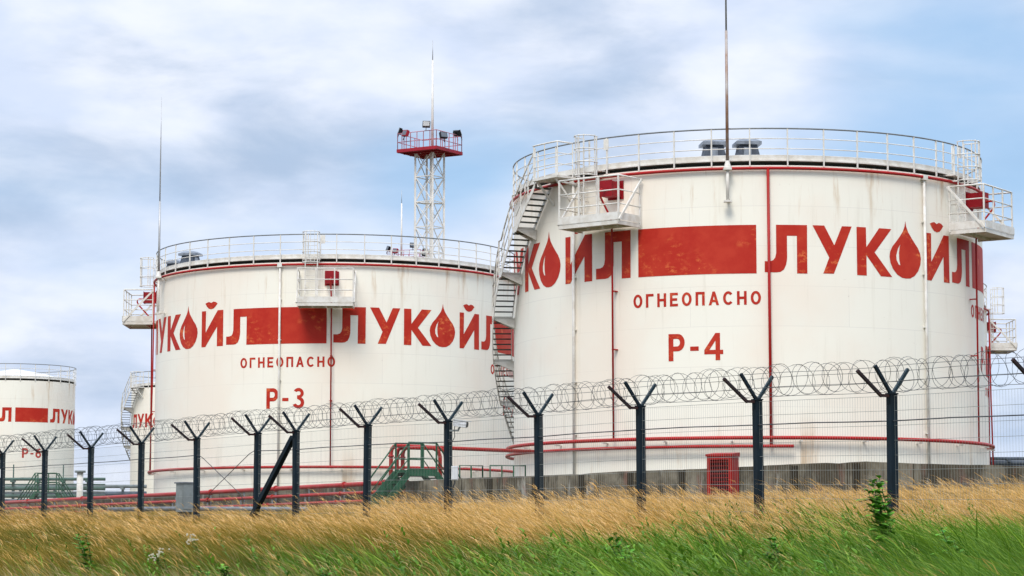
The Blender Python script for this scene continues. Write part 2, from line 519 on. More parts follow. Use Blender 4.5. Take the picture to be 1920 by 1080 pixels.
def paint(name, shapes, R, parent, label=None, off=0.008):
    """shapes: list of outlines-with-holes in (degrees, z); filled, cut into narrow strips and laid on the shell"""
    cu = bpy.data.curves.new('tmp', 'CURVE')
    cu.dimensions = '2D'; cu.fill_mode = 'BOTH'
    for sh in shapes:
        for ol in sh:
            sp = cu.splines.new('POLY')
            sp.points.add(len(ol) - 1)
            for p, (x, y) in zip(sp.points, ol):
                p.co = (x, y, 0, 1)
            sp.use_cyclic_u = True
    tmp = bpy.data.objects.new('tmp', cu)
    col.objects.link(tmp)
    dg = bpy.context.evaluated_depsgraph_get()
    dg.update()
    me = bpy.data.meshes.new_from_object(tmp.evaluated_get(dg))
    bpy.data.objects.remove(tmp); bpy.data.curves.remove(cu)
    bm = bmesh.new(); bm.from_mesh(me)
    xs = [v.co.x for v in bm.verts]
    st = 1.25
    k = math.ceil(min(xs) / st)
    while k * st < max(xs):
        bmesh.ops.bisect_plane(bm, geom=bm.verts[:] + bm.edges[:] + bm.faces[:], plane_co=(k * st, 0, 0), plane_no=(1, 0, 0))
        k += 1
    bmesh.ops.remove_doubles(bm, verts=bm.verts, dist=1e-5)
    for v in bm.verts:
        v.co = cyl(v.co.x, R + off, v.co.y)
    for f in bm.faces:
        c = f.calc_center_median()
        f.normal_update()
        if f.normal.dot(Vector((c.x, c.y, 0))) < 0: f.normal_flip()
    me.clear_geometry(); bm.to_mesh(me); bm.free()
    me.name = name
    me.materials.clear(); me.materials.append(MATS['letter_red'])
    o = bpy.data.objects.new(name, me); col.objects.link(o); o.parent = parent
    return o


def text_shapes(txt, a0, a1, z0, z1, R, gap=0.28):
    """lay a line of small capitals between two angles"""
    h = z1 - z0
    ws = [SMALL[c][0] for c in txt]
    tot = sum(ws) + gap * (len(txt) - 1)
    k = (a1 - a0) / tot
    res = []; x = 0
    for c, w in zip(txt, ws):
        res.append([[(a0 + (x + px) * k, z0 + py * h) for px, py in ol] for ol in SMALL[c][1]])
        x += w + gap
    return res


# ------------------------------------------------------------------ storage tank
RB = 9.49            # big tank radius
Z0 = 2.40            # pad height of the tanks above eye level
H_SH = 11.95         # shell


def railing(parent, R, zt, a0=-180, a1=180, npost=44, closed=True, step=None):
    """roof guard rail: dark top rail, two lower rails, posts as sub-parts"""
    h = 1.40
    pts = lambda z: [cyl(a0 + (a1 - a0) * i / 120, R, z) for i in range(120 if closed else 121)]
    r = MB().tube(pts(zt + h), 0.030, 6, closed).build('railing', 'grey_rail', parent)
    MB().tube(pts(zt + h - 0.38), 0.019, 5, closed).tube(pts(zt + h - 0.76), 0.019, 5, closed).build('lower_rail', 'white_steel', r)
    p0 = None
    for i in range(npost):
        a = a0 + (a1 - a0) * (i + 0.35 + 0.16 * math.sin(i * 12.9)) / npost
        if p0 is None:
            p0 = MB().box((0, 0, h / 2 - 0.02), (0.05, 0.05, h + 0.02)).build('railing_post', 'white_steel', r, cyl(a, R, zt))
            p0.rotation_euler = (0, 0, R_(a))
        else:
            copy_obj(p0, r, cyl(a, R, zt), R_(a))
    return r


def foam_platform(tank, R, phi, riser_to, bx=0.24, zf=9.68, d=1.62):
    """bolt-on platform with guard rail, foam chamber, caged ladder up to the roof; built in its own radial frame"""
    e = MB()
    w = 2.72
    z = zf
    rad = lambda t, o, h: (t, -(R + o), h)          # local before rotation: tangential, outward, height
    rz = R_(phi)
    # floor: plates and beams under it
    for k in range(4):
        t0 = -w / 2 + k * w / 4
        e.box((t0 + w / 8, -(R + 0.06 + d / 2), z + 0.05), (w / 4 - 0.03, d - 0.02, 0.05))
    e.box((0, -(R + d + 0.03), z + 0.0), (w, 0.06, 0.16))
    e.box((-w / 2 + 0.03, -(R + 0.04 + d / 2), z - 0.005), (0.06, d - 0.09, 0.15)).box((w / 2 - 0.03, -(R + 0.04 + d / 2), z - 0.005), (0.06, d - 0.09, 0.15))
    e.box((0, -(R + 0.55), z - 0.03), (w - 0.14, 0.08, 0.10))
    pl = e.build('foam_platform', 'white_steel', tank)
    pl.rotation_euler = (0, 0, rz)
    t = MB()
    t.box((0, -(R + d + 0.075), z + 0.23), (w + 0.03, 0.02, 0.28))
    for sx in (-1, 1):
        t.box((sx * (w / 2 + 0.012), -(R + 0.05 + d / 2), z + 0.23), (0.02, d - 0.02, 0.28))
    t.build('toe_board', 'white_steel', pl)
    g = MB()
    ht = 1.76
    corners = [(-w / 2, 0.03), (-w / 2, d), (w / 2, d), (w / 2, 0.03)]
    for hh, rr in ((ht, 0.034), (1.22, 0.024), (0.70, 0.024)):
        g.tube([rad(a, o, z + hh) for a, o in corners], rr, 6)
    g.build('guard_rail', 'white_steel', pl)
    pm = None
    for a, o in [(-w / 2, d), (-w / 6, d), (w / 6, d), (w / 2, d), (-w / 2, 0.10), (w / 2, 0.10)]:
        if pm is None: pm = MB().box((0, 0, ht / 2), (0.055, 0.055, ht)).build('guard_post', 'white_steel', pl, rad(a, o, z))
        else: copy_obj(pm, pl, rad(a, o, z))
    for sx in (-1, 1):
        b = MB().bar(rad(sx * (w / 2 + 0.045), d + 0.02, z + 0.08), rad(sx * (w / 2 + 0.045), 0.03, z + ht), 0.05, 0.09).build('diagonal_strut', 'white_steel', pl)
    # foam chamber and its down pipe
    f = MB().box((bx, -(R + 0.36), z + 1.44), (0.56, 0.66, 0.56)).box((bx, -(R + 0.02), z + 1.44), (0.70, 0.05, 0.70))
    f.box((bx, -(R + 0.70), z + 1.44), (0.62, 0.03, 0.62))
    fc = f.build('foam_chamber', 'box_red', tank); fc.rotation_euler = (0, 0, rz)
    p = MB()
    pts = [rad(bx, 0.70, z + 1.36), rad(bx, 0.95, z + 1.38), rad(bx, 1.06, z + 1.33), rad(bx, 1.08, z + 1.22), rad(bx, 1.0, z + 1.06),
           rad(bx, 0.42, z + 0.42), rad(bx, 0.32, z + 0.26), rad(bx, 0.30, z + 0.10)]
    p.tube(pts + [rad(bx, 0.28, z - 0.3), rad(bx, 0.24, riser_to)], 0.038, 8)
    for zz in (z - 2.4, z - 4.6):
        p.box(rad(bx, 0.12, zz), (0.12, 0.26, 0.04))
    pp = p.build('foam_riser', 'pipe_red', tank); pp.rotation_euler = (0, 0, rz)
    # ladder with cage
    lx = -0.76
    top = H_SH + 1.42
    l = MB()
    for sx in (-1, 1):
        l.box((lx + sx * 0.30, -(R + 0.34), (z + top) / 2 + 0.05), (0.055, 0.035, top - z - 0.1))
    zz = z + 0.35
    while zz < top - 0.2:
        l.tube([rad(lx - 0.28, 0.34, zz), rad(lx + 0.28, 0.34, zz)], 0.014, 5); zz += 0.30
    for zz in (z + 1.1, H_SH - 0.1):
        for sx in (-1, 1):
            l.box((lx + sx * 0.30, -(R + 0.17), zz), (0.04, 0.30, 0.05))
    lad = l.build('ladder', 'white_steel', tank); lad.rotation_euler = (0, 0, rz)
    c = MB()
    hoop = [(-0.36, 0.34), (-0.42, 0.62), (-0.36, 0.88), (-0.2, 1.04), (0, 1.09), (0.2, 1.04), (0.36, 0.88), (0.42, 0.62), (0.36, 0.34)]
    zs = [H_SH - 0.10 + 0.50 * i for i in range(4)]
    for zz in zs:
        c.tube([rad(lx + a, o, zz) for a, o in hoop], 0.022, 5)
    for a, o in (hoop[1], hoop[3], hoop[4], hoop[5], hoop[7]):
        c.bar(rad(lx + a * 0.97, o * 0.985, zs[0] - 0.04), rad(lx + a * 0.97, o * 0.985, zs[-1] + 0.04), 0.045, 0.02)
    c.build('ladder_cage', 'white_steel', lad)
    # step over the rim
    s = MB().box((lx, -(R - 0.25), H_SH + 0.12), (0.85, 1.0, 0.05)).box((lx - 0.42, -(R - 0.2), H_SH + 0.75), (0.05, 0.05, 1.3)).box((lx + 0.42, -(R - 0.2), H_SH + 0.75), (0.05, 0.05, 1.3))
    s.box((lx + 0.55, -(R + 0.06), H_SH + 1.12), (0.22, 0.03, 0.42))
    so = s.build('rim_step', 'white_steel', tank); so.rotation_euler = (0, 0, rz)


def spiral_stair(tank, R, phi_top, k=1.0, slope=0.92, bottom=0.4):
    """stair wound on the shell going down and backwards (towards -phi)"""
    ri, ro = R + 0.10, R + 0.86
    zt = H_SH - 0.05
    st = MB()
    rise = 0.20
    # walk down: runs of seven treads then a short landing
    phi, z = phi_top, zt - rise
    deg = lambda m: math.degrees(m / (R + 0.45))
    path = [(phi_top + deg(0.1), zt)]
    treads = []; landings = []
    n = 0
    while z > bottom:
        treads.append((phi, z)); n += 1
        path.append((phi, z))
        phi -= deg(0.19); z -= rise
        if n % 7 == 0:
            landings.append((phi, z))
            path.append((phi, z)); phi -= deg(0.36); path.append((phi, z)); z -= rise
    # stringers
    for r in (ri, ro):
        vs = []; fs = []
        for i, (a, zz) in enumerate(path):
            vs += [cyl(a, r, zz - 0.16), cyl(a, r, zz + 0.06), cyl(a, r + 0.02, zz + 0.06), cyl(a, r + 0.02, zz - 0.16)]
        for i in range(len(path) - 1):
            o = 4 * i
            for q in range(4):
                q2 = (q + 1) % 4
                fs.append((o + q, o + q2, o + 4 + q2, o + 4 + q))
        st.add(vs, fs)
    so = st.build('spiral_stair', 'white_steel', tank)
    t0 = None
    for a, zz in treads:
        if t0 is None:
            t0 = MB().box((0, -(ri + ro) / 2, 0), (0.24, ro - ri - 0.03, 0.035)).build('tread', 'tread_and_shade', so, (0, 0, zz)); t0.rotation_euler = (0, 0, R_(a))
        else: copy_obj(t0, so, (0, 0, zz), R_(a))
    l0 = None
    for a, zz in landings:
        if l0 is None:
            m = MB().box((0, -(ri + ro) / 2, 0.0), (0.46, ro - ri, 0.06))
            for sx in (-0.2, 0.2):
                m.add([(sx - .02, -(R + .01), -.04), (sx - .02, -ro, -.04), (sx - .02, -ro, -.10), (sx - .02, -(R + .01), -.46),
                       (sx + .02, -(R + .01), -.04), (sx + .02, -ro, -.04), (sx + .02, -ro, -.10), (sx + .02, -(R + .01), -.46)],
                      [(0, 1, 2, 3), (7, 6, 5, 4), (0, 4, 5, 1), (1, 5, 6, 2), (2, 6, 7, 3), (3, 7, 4, 0)])
            l0 = m.build('landing', 'white_steel', so, (0, 0, zz)); l0.rotation_euler = (0, 0, R_(a) - R_(deg(0.18)))
        else: copy_obj(l0, so, (0, 0, zz), R_(a) - R_(deg(0.18)))
    hr = MB()
    hp = [cyl(a, ro + 0.01, zz + 1.32) for a, zz in path]
    hr.tube(hp, 0.032, 6)
    for dz in (0.9, 0.48):
        hr.tube([cyl(a, ro + 0.01, zz + dz) for a, zz in path], 0.018, 5)
    for i in range(0, len(path), 3):
        a, zz = path[i]
        hr.box(cyl(a, ro + 0.01, zz + 0.66), (0.045, 0.045, 1.32), (cyl(a + 90, 1, 0), cyl(a, 1, 0), Vector((0, 0, 1))))
    hr.build('stair_handrail', 'white_steel', so)
    # top landing with its own rail
    a1 = phi_top + 8.5
    tp = MB()
    nn = 8
    for i in range(nn):
        a = phi_top + (a1 - phi_top) * (i + .5) / nn
        tp.box(cyl(a, R + 0.43, H_SH + 0.02), (0.20, 0.98, 0.09), (cyl(a + 90, 1, 0), cyl(a, 1, 0), Vector((0, 0, 1))))
    for a in (phi_top + 1, a1 - 1):
        tp.bar(cyl(a, R + 0.84, H_SH - 0.02), cyl(a, R + 0.03, H_SH - 0.9), 0.05, 0.08)
    tl = tp.build('top_landing', 'white_steel', so)
    g = MB()
    rr = [cyl(phi_top + (a1 - phi_top) * i / 8, ro + 0.03, 0) for i in range(9)] + [cyl(a1, R + 0.1, 0)]
    for h, q in ((1.36, 0.032), (0.92, 0.018), (0.5, 0.018)):
        g.tube([p + Vector((0, 0, H_SH + h)) for p in rr], q, 6)
    for a, r in ((phi_top + .3, ro + .03), ((phi_top + a1) / 2, ro + .03), (a1, ro + .03), (a1, R + .1)):
        g.box(cyl(a, r, H_SH + 0.70), (0.045, 0.045, 1.34))
    g.build('landing_rail', 'white_steel', tl)


def roof_vent(tank, x, y, z, rz, s=1.0):
    e = MB()
    a, b, h = 0.33 * s, 0.46 * s, 0.62 * s
    e.add([(-b, -b, 0), (b, -b, 0), (b, b, 0), (-b, b, 0), (-a, -a, h), (a, -a, h), (a, a, h), (-a, a, h)],
          [(0, 1, 5, 4), (1, 2, 6, 5), (2, 3, 7, 6), (3, 0, 4, 7), (4, 5, 6, 7)])
    o = e.build('roof_vent', 'louvre_dark', tank, (x, y, z)); o.rotation_euler = (0, 0, rz)
    hd = MB(); c = 0.48 * s; t = 0.12 * s
    hd.add([(-c, -c, h), (c, -c, h), (c, c, h), (-c, c, h), (-c, -c, h + t), (c, -c, h + t), (c, c, h + t), (-c, c, h + t),
            (-c * .55, -c * .55, h + t + .12), (c * .55, -c * .55, h + t + .12), (c * .55, c * .55, h + t + .12), (-c * .55, c * .55, h + t + .12)],
           [(3, 2, 1, 0), (0, 1, 5, 4), (1, 2, 6, 5), (2, 3, 7, 6), (3, 0, 4, 7), (4, 5, 9, 8), (5, 6, 10, 9), (6, 7, 11, 10), (7, 4, 8, 11), (8, 9, 10, 11)])
    hd.build('vent_hood', 'galvanised', o)
    MB().box((-0.05 * s, -a * 1.22, h * 0.48), (0.30 * s, 0.06, 0.42 * s)).build('vent_louvre', 'galvanised', o)


def lightning_rod(tank, phi, R, zlow, ztop, rusty):
    r0 = 0.36
    zb = H_SH - 0.20
    m = MB()
    m.tube([cyl(phi, R + r0, zlow), cyl(phi, R + r0, zb)], 0.06, 8)
    m.box(cyl(phi, R + r0, zlow), (0.28, 0.28, 0.06))
    rod = m.build('lightning_rod', 'white_steel', tank)
    b = MB()
    MB().bar(cyl(phi, R, zlow + .07), cyl(phi, R + r0, zlow + .07), 0.10, 0.12).build('rod_arm', 'white_steel', rod)
    MB().bar(cyl(phi, R, zb - .08), cyl(phi, R + r0, zb - .08), 0.10, 0.12).build('rod_arm', 'white_steel', rod)
    b.box(cyl(phi, R + r0, zb + 0.02), (0.30, 0.30, 0.08))
    b.lathe([(0.15, 0), (0.07, 0.28)], 10)
    # move the small cone onto the rod foot
    base = cyl(phi, R + r0, zb + 0.05)
    for i in range(len(b.v) - 20, len(b.v)):
        p = b.v[i]; b.v[i] = (p[0] + base.x, p[1] + base.y, p[2] + base.z)
    b.build('rod_bracket', 'white_steel', rod)
    zm = zb + (ztop - zb) * 0.42
    MB().tube([cyl(phi, R + r0, zb + 0.06), cyl(phi, R + r0, zm)], [0.062, 0.052], 8).build('rod_base', 'rod_rust' if rusty else 'rod_grey', rod)
    MB().tube([cyl(phi, R + r0, zm), cyl(phi, R + r0, zm + (ztop - zm) * .6), cyl(phi, R + r0, ztop)], [0.036, 0.027, 0.008], 8).build('rod_tip', 'rod_grey', rod)


def make_tank(loc, R, label, flag_start, flag_w, period, number, num_a, word_a, repeats, k=1.0,
              platforms=(), stair=None, risers=(), conduits=(), rod=None, vents=(), npost=44, lower_ring=None, plain=False, rings=True, roof_rise=0.75):
    t = empty('storage_tank', loc)
    tag(t, label, 'tank', 'white oil storage tanks with red lettering')
    # shell with its UVs in metres (weld grid)
    n = 288 if R > 8 else 180
    zs = [0.0, H_SH]
    me = bpy.data.meshes.new('shell')
    vs = [cyl(360.0 * i / n, R, z) for i in range(n) for z in zs]
    fs = [(2 * i, 2 * ((i + 1) % n), 2 * ((i + 1) % n) + 1, 2 * i + 1) for i in range(n)]
    me.from_pydata(vs, [], fs); me.polygons.foreach_set('use_smooth', [True] * n)
    uvl = me.uv_layers.new(name='uv')
    uvd = []
    for i in range(n):
        u0, u1 = 2 * math.pi * R * i / n, 2 * math.pi * R * (i + 1) / n
        uvd += [u0, 0, u1, 0, u1, H_SH, u0, H_SH]
    uvl.data.foreach_set('uv', uvd)
    me.update(); me.materials.append(MATS['tank_white'])
    o = bpy.data.objects.new('shell', me); col.objects.link(o); o.parent = t
    # pad under it, neck and deck edge on top, shallow cone roof
    MB().lathe([(R + 0.45, -1.2), (R + 0.45, -0.12), (R + 0.35, 0.0), (R - 0.02, 0.0)], 96).build('foundation', 'concrete_weathered', t)
    MB().lathe([(R, H_SH), (R - 0.36, H_SH + 0.004), (R - 0.36, H_SH + 0.17)], 144).build('shell_neck', 'tread_and_shade', t)  # dark colour paints the shadow under the overhanging roof edge
    MB().lathe([(R - 0.36, H_SH + 0.17), (R - 0.03, H_SH + 0.17), (R - 0.03, H_SH + 0.22), (R - 0.09, H_SH + 0.22), (R - 0.09, H_SH + 0.40), (R - 0.16, H_SH + 0.42), (R - 0.95, H_SH + 0.42)], 180, smooth=False).build('roof_edge', 'white_steel', t)
    MB().lathe([(R - 0.93, H_SH + 0.41), (R * 0.5, H_SH + 0.41 + roof_rise * .55), (0.3, H_SH + 0.41 + roof_rise)], 96).build('roof', 'roof_white', t)
    railing(t, R + 0.03, H_SH - 0.02, npost=npost)
    if rings:
        MB().tube([cyl(360 * i / 144, R + 0.13, H_SH - 0.13) for i in range(144)], 0.060, 8, True).build('spray_ring', 'pipe_red', t)
        w = MB().tube([cyl(360 * i / 144, R + 0.27, 1.83) for i in range(144)], 0.070, 8, True)
        ring = w.build('water_ring', 'pipe_red', t)
        b0 = None
        for i in range(24):
            a = 15 * i + 6
            if b0 is None:
                b0 = MB().box((0, -(R + 0.17), 1.72), (0.07, 0.34, 0.05)).build('ring_bracket', 'white_steel', ring); b0.rotation_euler = (0, 0, R_(a))
            else: copy_obj(b0, ring, None, R_(a))
    if lower_ring:
        a0, a1, zl, r_ = lower_ring
        MB().tube([cyl(a0 + (a1 - a0) * i / 60, R + 0.30, zl) for i in range(61)], r_, 8).build('water_ring', 'pipe_red', t)
    for a, zt, zb, r_ in risers:
        MB().tube([cyl(a, R + 0.13, zt), cyl(a, R + 0.15, (zt + zb) / 2), cyl(a, R + 0.22, zb)], r_, 8).build('riser_pipe', 'pipe_red', t)
    for a in conduits:
        m = MB().tube([cyl(a, R + 0.10, H_SH - 0.25), cyl(a, R + 0.10, 0.2)], 0.055, 8)
        m.box(cyl(a, R + 0.1, H_SH - 0.15), (0.24, 0.2, 0.2), (cyl(a + 90, 1, 0), cyl(a, 1, 0), Vector((0, 0, 1))))
        for zz in (2, 4, 6, 8, 10):
            m.box(cyl(a, R + 0.06, zz + .1), (0.16, 0.10, 0.04), (cyl(a + 90, 1, 0), cyl(a, 1, 0), Vector((0, 0, 1))))
        m.build('cable_conduit', 'white_steel', t)
    # lettering
    kd = k * RB / R
    zb = 7.91 if k == 1 else 8.50
    hb = 1.81 * k
    sm = 1.0 if k == 1 else k
    for q in repeats:
        fa = flag_start + period * q
        paint('painted_flag', [[[(fa, zb), (fa + flag_w, zb), (fa + flag_w, zb + hb), (fa, zb + hb)]]], R, t)
        wa = fa + word_a
        paint('painted_word', [[[(wa + x * kd, zb + y * hb) for x, y in ol] for ol in sh] for sh in logo_word()], R, t)
        if not plain:
            ha = fa + num_a[0]
            paint('warning_word', text_shapes('ОГНЕОПАСНО', ha, ha + 29.6, 6.75, 7.26, R), R, t)
        na = fa + num_a[1]
        if number:
            z0n, z1n = (4.71, 5.72) if k == 1 else (5.53, 6.33)
            paint('tank_number', text_shapes(number, na, na + num_a[2], z0n, z1n, R, 0.22), R, t)
    for pf in platforms:
        foam_platform(t, R, *pf)
    if stair is not None: spiral_stair(t, R, stair)
    if rod: lightning_rod(t, *rod)
    for x, y, rz, s in vents:
        rr = math.hypot(x, y)
        roof_vent(t, x, y, H_SH + 0.36 + roof_rise * max(0, (R - 0.93 - rr)) / R, rz, s)
    return t


P4 = (9.57, 99.38, Z0); P3 = (-9.33, 129.65, Z0)
make_tank(P4, RB, 'large white oil tank painted P-4 with a spiral stair on its left side',
          -30.6, 27.4, 92.5, 'Р-4', (-1.3, 7.3, 12.5), 29.2, (-1, 0, 1),
          platforms=((-37.6, 1.85, 0.20, 9.83, 1.5), (56.0, 1.85, 0.66, 9.83, 1.5)), stair=-57.5, risers=((-0.5, 11.82, 1.55, 0.055), ), conduits=(-48.8, 39.2),
          rod=(-9.3, RB, 10.56, 24.2, True), vents=((-1.92, -7.4, 0.1, 1.0), (-0.64, -7.4, 0.1, 1.0)), lower_ring=(-140, 4.3, 1.52, 0.06))
make_tank(P3, RB, 'large white oil tank painted P-3 with a lightning rod on its left edge',
          -23.0, 24.2, 86.0, 'Р-3', (-2.8, 6.0, 11.7), 26.2, (-1, 0, 1),
          platforms=((1.2, 1.85), (-89.5, 1.85)), risers=((-79, 11.8, 1.85, 0.035),), conduits=(-12.9, 100),
          rod=(-64.2, RB, 9.9, 21.2, False), vents=((-8.5, -1.35, 1.2, 0.8), (-7.3, -3.9, 1.1, 0.95)))
make_tank((18.76, 146.0, Z0), RB, 'white oil tank almost hidden behind tank P-4, only its right platform showing',
          -20.0, 24.2, 90.0, '', (-2.8, 6.0, 11.7), 26.2, (0, 1),
          platforms=((0, 1.85), (90, 1.85)), risers=((80, 11.8, 1.85, 0.05),))
RS = 5.08
make_tank((-42.3, 208.0, Z0), RS, 'small white oil tank painted P-6 at the left edge of the photo',
          12.5, 32.0, 113.5, 'Р-6', (0, 7.0, 18.5), 34.5, (-1, 0), k=0.66, npost=26, plain=True, rings=False, roof_rise=0.85)
make_tank((-28.3, 216.0, Z0), 5.25, 'small white oil tank with outside stair peeping out left of tank P-3',
          5, 33, 113.5, '', (0, 8.0, 18.5), -72, (0,), k=0.66, npost=26, stair=-52, plain=True, rings=False, roof_rise=0.85)

# ------------------------------------------------------------------ ground
NF = np.array([0.852, 0.5235]); DF = 21.75        # fence normal and its distance from the camera
FA = np.array([5.15, 33.17]); FD = np.array([-0.5235, 0.852])   # a point on the fence, its direction (to the left and away)


def ground_z(x, y):
    x = np.asarray(x, float); y = np.asarray(y, float)
    d = x * NF[0] + y * NF[1]
    s = (x - FA[0]) * FD[0] + (y - FA[1]) * FD[1]
    z1 = -1.2 + 0.061 * d
    z1 = np.maximum(z1, -1.6)
    st = 0.5 * np.clip(s / 31.7, -0.3, 1.3) * np.clip(d / DF, 0, 1)
    zf = z1 + st
    zw = 1.55
    t = np.clip((d - DF) / (44.0 - DF), 0, 1)
    zfence = -1.2 + 0.061 * DF + 0.5 * np.clip(s / 31.7, -0.3, 1.3)
    z2 = zfence + (zw - zfence) * t
    z = np.where(d < DF, zf, z2)
    z += 0.05 * np.sin(x * 0.9 + 1) * np.cos(y * 0.7) + 0.03 * np.sin(x * 2.3 + y * 1.7)
    return z


gx = np.concatenate([-np.geomspace(4000, 40, 24), np.arange(-38, 30, 0.8), np.geomspace(32, 4000, 24)])
gy = np.concatenate([-np.geomspace(300, 12, 10), np.arange(-10, 110, 0.8), np.geomspace(112, 6000, 30)])
GX, GY = np.meshgrid(gx, gy)
GZ = ground_z(GX, GY)
nx, ny = len(gx), len(gy)
gm = bpy.data.meshes.new('ground')
idx = np.arange(nx * ny).reshape(ny, nx)
gm.from_pydata(np.stack([GX, GY, GZ], -1).reshape(-1, 3).tolist(), [],
               np.stack([idx[:-1, :-1], idx[:-1, 1:], idx[1:, 1:], idx[1:, :-1]], -1).reshape(-1, 4).tolist())
gm.polygons.foreach_set('use_smooth', [True] * len(gm.polygons))
gm.materials.append(MATS['ground_soil'])
go = bpy.data.objects.new('ground', gm); col.objects.link(go); tag(go, kind='structure')


# ------------------------------------------------------------------ bund walls
def wall(name, pts, z0, z1, th, label, step=0.5, seed=1, cap=0.05):
    """poured wall along a polyline, its top edge a little uneven; uv in metres"""
    rr = random.Random(seed)
    P = []
    acc = 0
    for i in range(len(pts) - 1):
        a, b = Vector((*pts[i], 0)), Vector((*pts[i + 1], 0))
        L = (b - a).length; n = max(1, int(L / step))
        for k in range(n + (1 if i == len(pts) - 2 else 0)):
            P.append((a.lerp(b, k / n), acc + L * k / n))
        acc += L
    vs = []; fs = []; uv = []
    m = len(P)
    hs = [z1 + 0.012 * math.sin(i * .37 + seed) + rr.uniform(-.006, .006) - (0.03 if rr.random() < .05 else 0) for i, _ in enumerate(P)]
    for i, (p, u) in enumerate(P):
        q = P[min(i + 1, m - 1)][0] - P[max(i - 1, 0)][0]
        nrm = Vector((q.y, -q.x, 0)).normalized() * th / 2
        for s_, z in ((1, z0), (1, hs[i]), (-1, hs[i]), (-1, z0)):
            c = p + nrm * s_; vs.append((c.x, c.y, z))
    for i in range(m - 1):
        for k in range(3):
            fs.append((i * 4 + k, (i + 1) * 4 + k, (i + 1) * 4 + k + 1, i * 4 + k + 1))
            u0, u1 = P[i][1], P[i + 1][1]
            hh = [z0, hs[i], hs[i] + th, hs[i] + th + (z1 - z0)]
            uv += [u0, hh[k], u1, hh[k], u1, hh[k + 1], u0, hh[k + 1]]
    fs.append((0, 1, 2, 3)); uv += [0, 0, 0, 1, .3, 1, .3, 0]
    fs.append(tuple((m - 1) * 4 + k for k in (3, 2, 1, 0))); uv += [0, 0, 0, 1, .3, 1, .3, 0]
    me = bpy.data.meshes.new(name); me.from_pydata(vs, [], fs)
    ul = me.uv_layers.new(name='uv'); ul.data.foreach_set('uv', uv)
    me.update(); me.materials.append(MATS['concrete_weathered'])
    o = bpy.data.objects.new(name, me); col.objects.link(o); tag(o, label, 'wall')
    return o


w1 = wall('concrete_wall', [(-4.5, 89.83), (10.1, 70.0), (15.5, 74.0), (34, 87.5)], 1.2, 2.62, 0.26, 'stained grey concrete wall with a corner, in front of tank P-4', seed=4)
# thickened ribs and the slate-coloured footing belong to the wall
rb = MB()
for (x, y, dx, dy) in [(10.1, 70.0, -.593, .805), ]:
    for k in range(9):
        s_ = 0.25 + k * 2.55
        rb.box((x + dx * s_ - .805 * .15, y + dy * s_ - .593 * .15, 1.85), (0.22, 0.10, 1.46), (Vector((dx, dy, 0)), Vector((-.805, -.593, 0)), Vector((0, 0, 1))))
rb.build('wall_rib', 'concrete_weathered', w1)
ft = MB()
ft.bar((-3.7 - .25, 88.6 - .2, 1.62), (10.1 - .2, 69.7, 1.62), 0.35, 0.22)
ft.bar((10.2, 69.6, 1.62), (34, 87.0, 1.62), 0.35, 0.22)
ft.build('wall_footing', 'slate_blue', w1)
wall('concrete_wall', [(-3.9, 89.4), (-5.2, 92), (-11.4, 102.6), (-19.0, 115), (-26.5, 127), (-40, 149)], 1.2, 2.68, 0.26, 'low dark wall behind the red pipes, in front of tank P-3', seed=9)


# ------------------------------------------------------------------ red pipes along the wall of the middle tank
def offs(pts, o):
    """polyline moved sideways towards the camera"""
    out = []
    for i, p in enumerate(pts):
        a = Vector((*pts[max(i - 1, 0)], 0)); b = Vector((*pts[min(i + 1, len(pts) - 1)], 0))
        q = (b - a).normalized(); n = Vector((q.y, -q.x, 0))
        if n.y > 0: n = -n
        out.append((p[0] + n.x * o, p[1] + n.y * o))
    return out


WL = [(-3.4, 89.0), (-5.2, 92), (-11.4, 102.6), (-19.0, 115), (-26.5, 127), (-36, 142.5)]
for o_, z, r_, lab in ((0.45, 2.60, 0.085, 'thick red pipe running along the top of the dark wall, highest of three'),
                       (0.60, 2.27, 0.065, 'red pipe halfway up the dark wall, middle one of three'),
                       (0.80, 1.95, 0.055, 'faded red pipe low along the dark wall, lowest of three')):
    t = empty('red_pipeline', (WL[0][0], WL[0][1], 1.5))
    tag(t, lab, 'pipe', 'red pipes along the dark wall')
    pts = [Vector((x - WL[0][0], y - WL[0][1], z - 1.5)) for x, y in offs(WL, o_)]
    MB().tube(pts, r_, 8).build('pipe', 'pipe_red', t)
    s0 = f0 = None
    for i in range(len(pts) - 1):
        L = (pts[i + 1] - pts[i]).length
        for k in range(int(L / 3.0)):
            p = pts[i].lerp(pts[i + 1], (k + .5) / max(1, int(L / 3.0)))
            if s0 is None: s0 = MB().box((0, 0, -r_ - 0.25), (0.06, 0.06, 0.5)).build('pipe_support', 'galvanised', t, p)
            else: copy_obj(s0, t, p)
            if k % 2 == 0:
                d = (pts[i + 1] - pts[i]).normalized()
                if f0 is None: f0 = MB().tube([(0, -.05, 0), (0, .05, 0)], r_ * 1.5, 8).build('pipe_flange', 'pipe_red', t, p); f0.rotation_euler = (0, 0, math.atan2(-d.x, d.y))
                else: copy_obj(f0, t, p, math.atan2(-d.x, d.y))

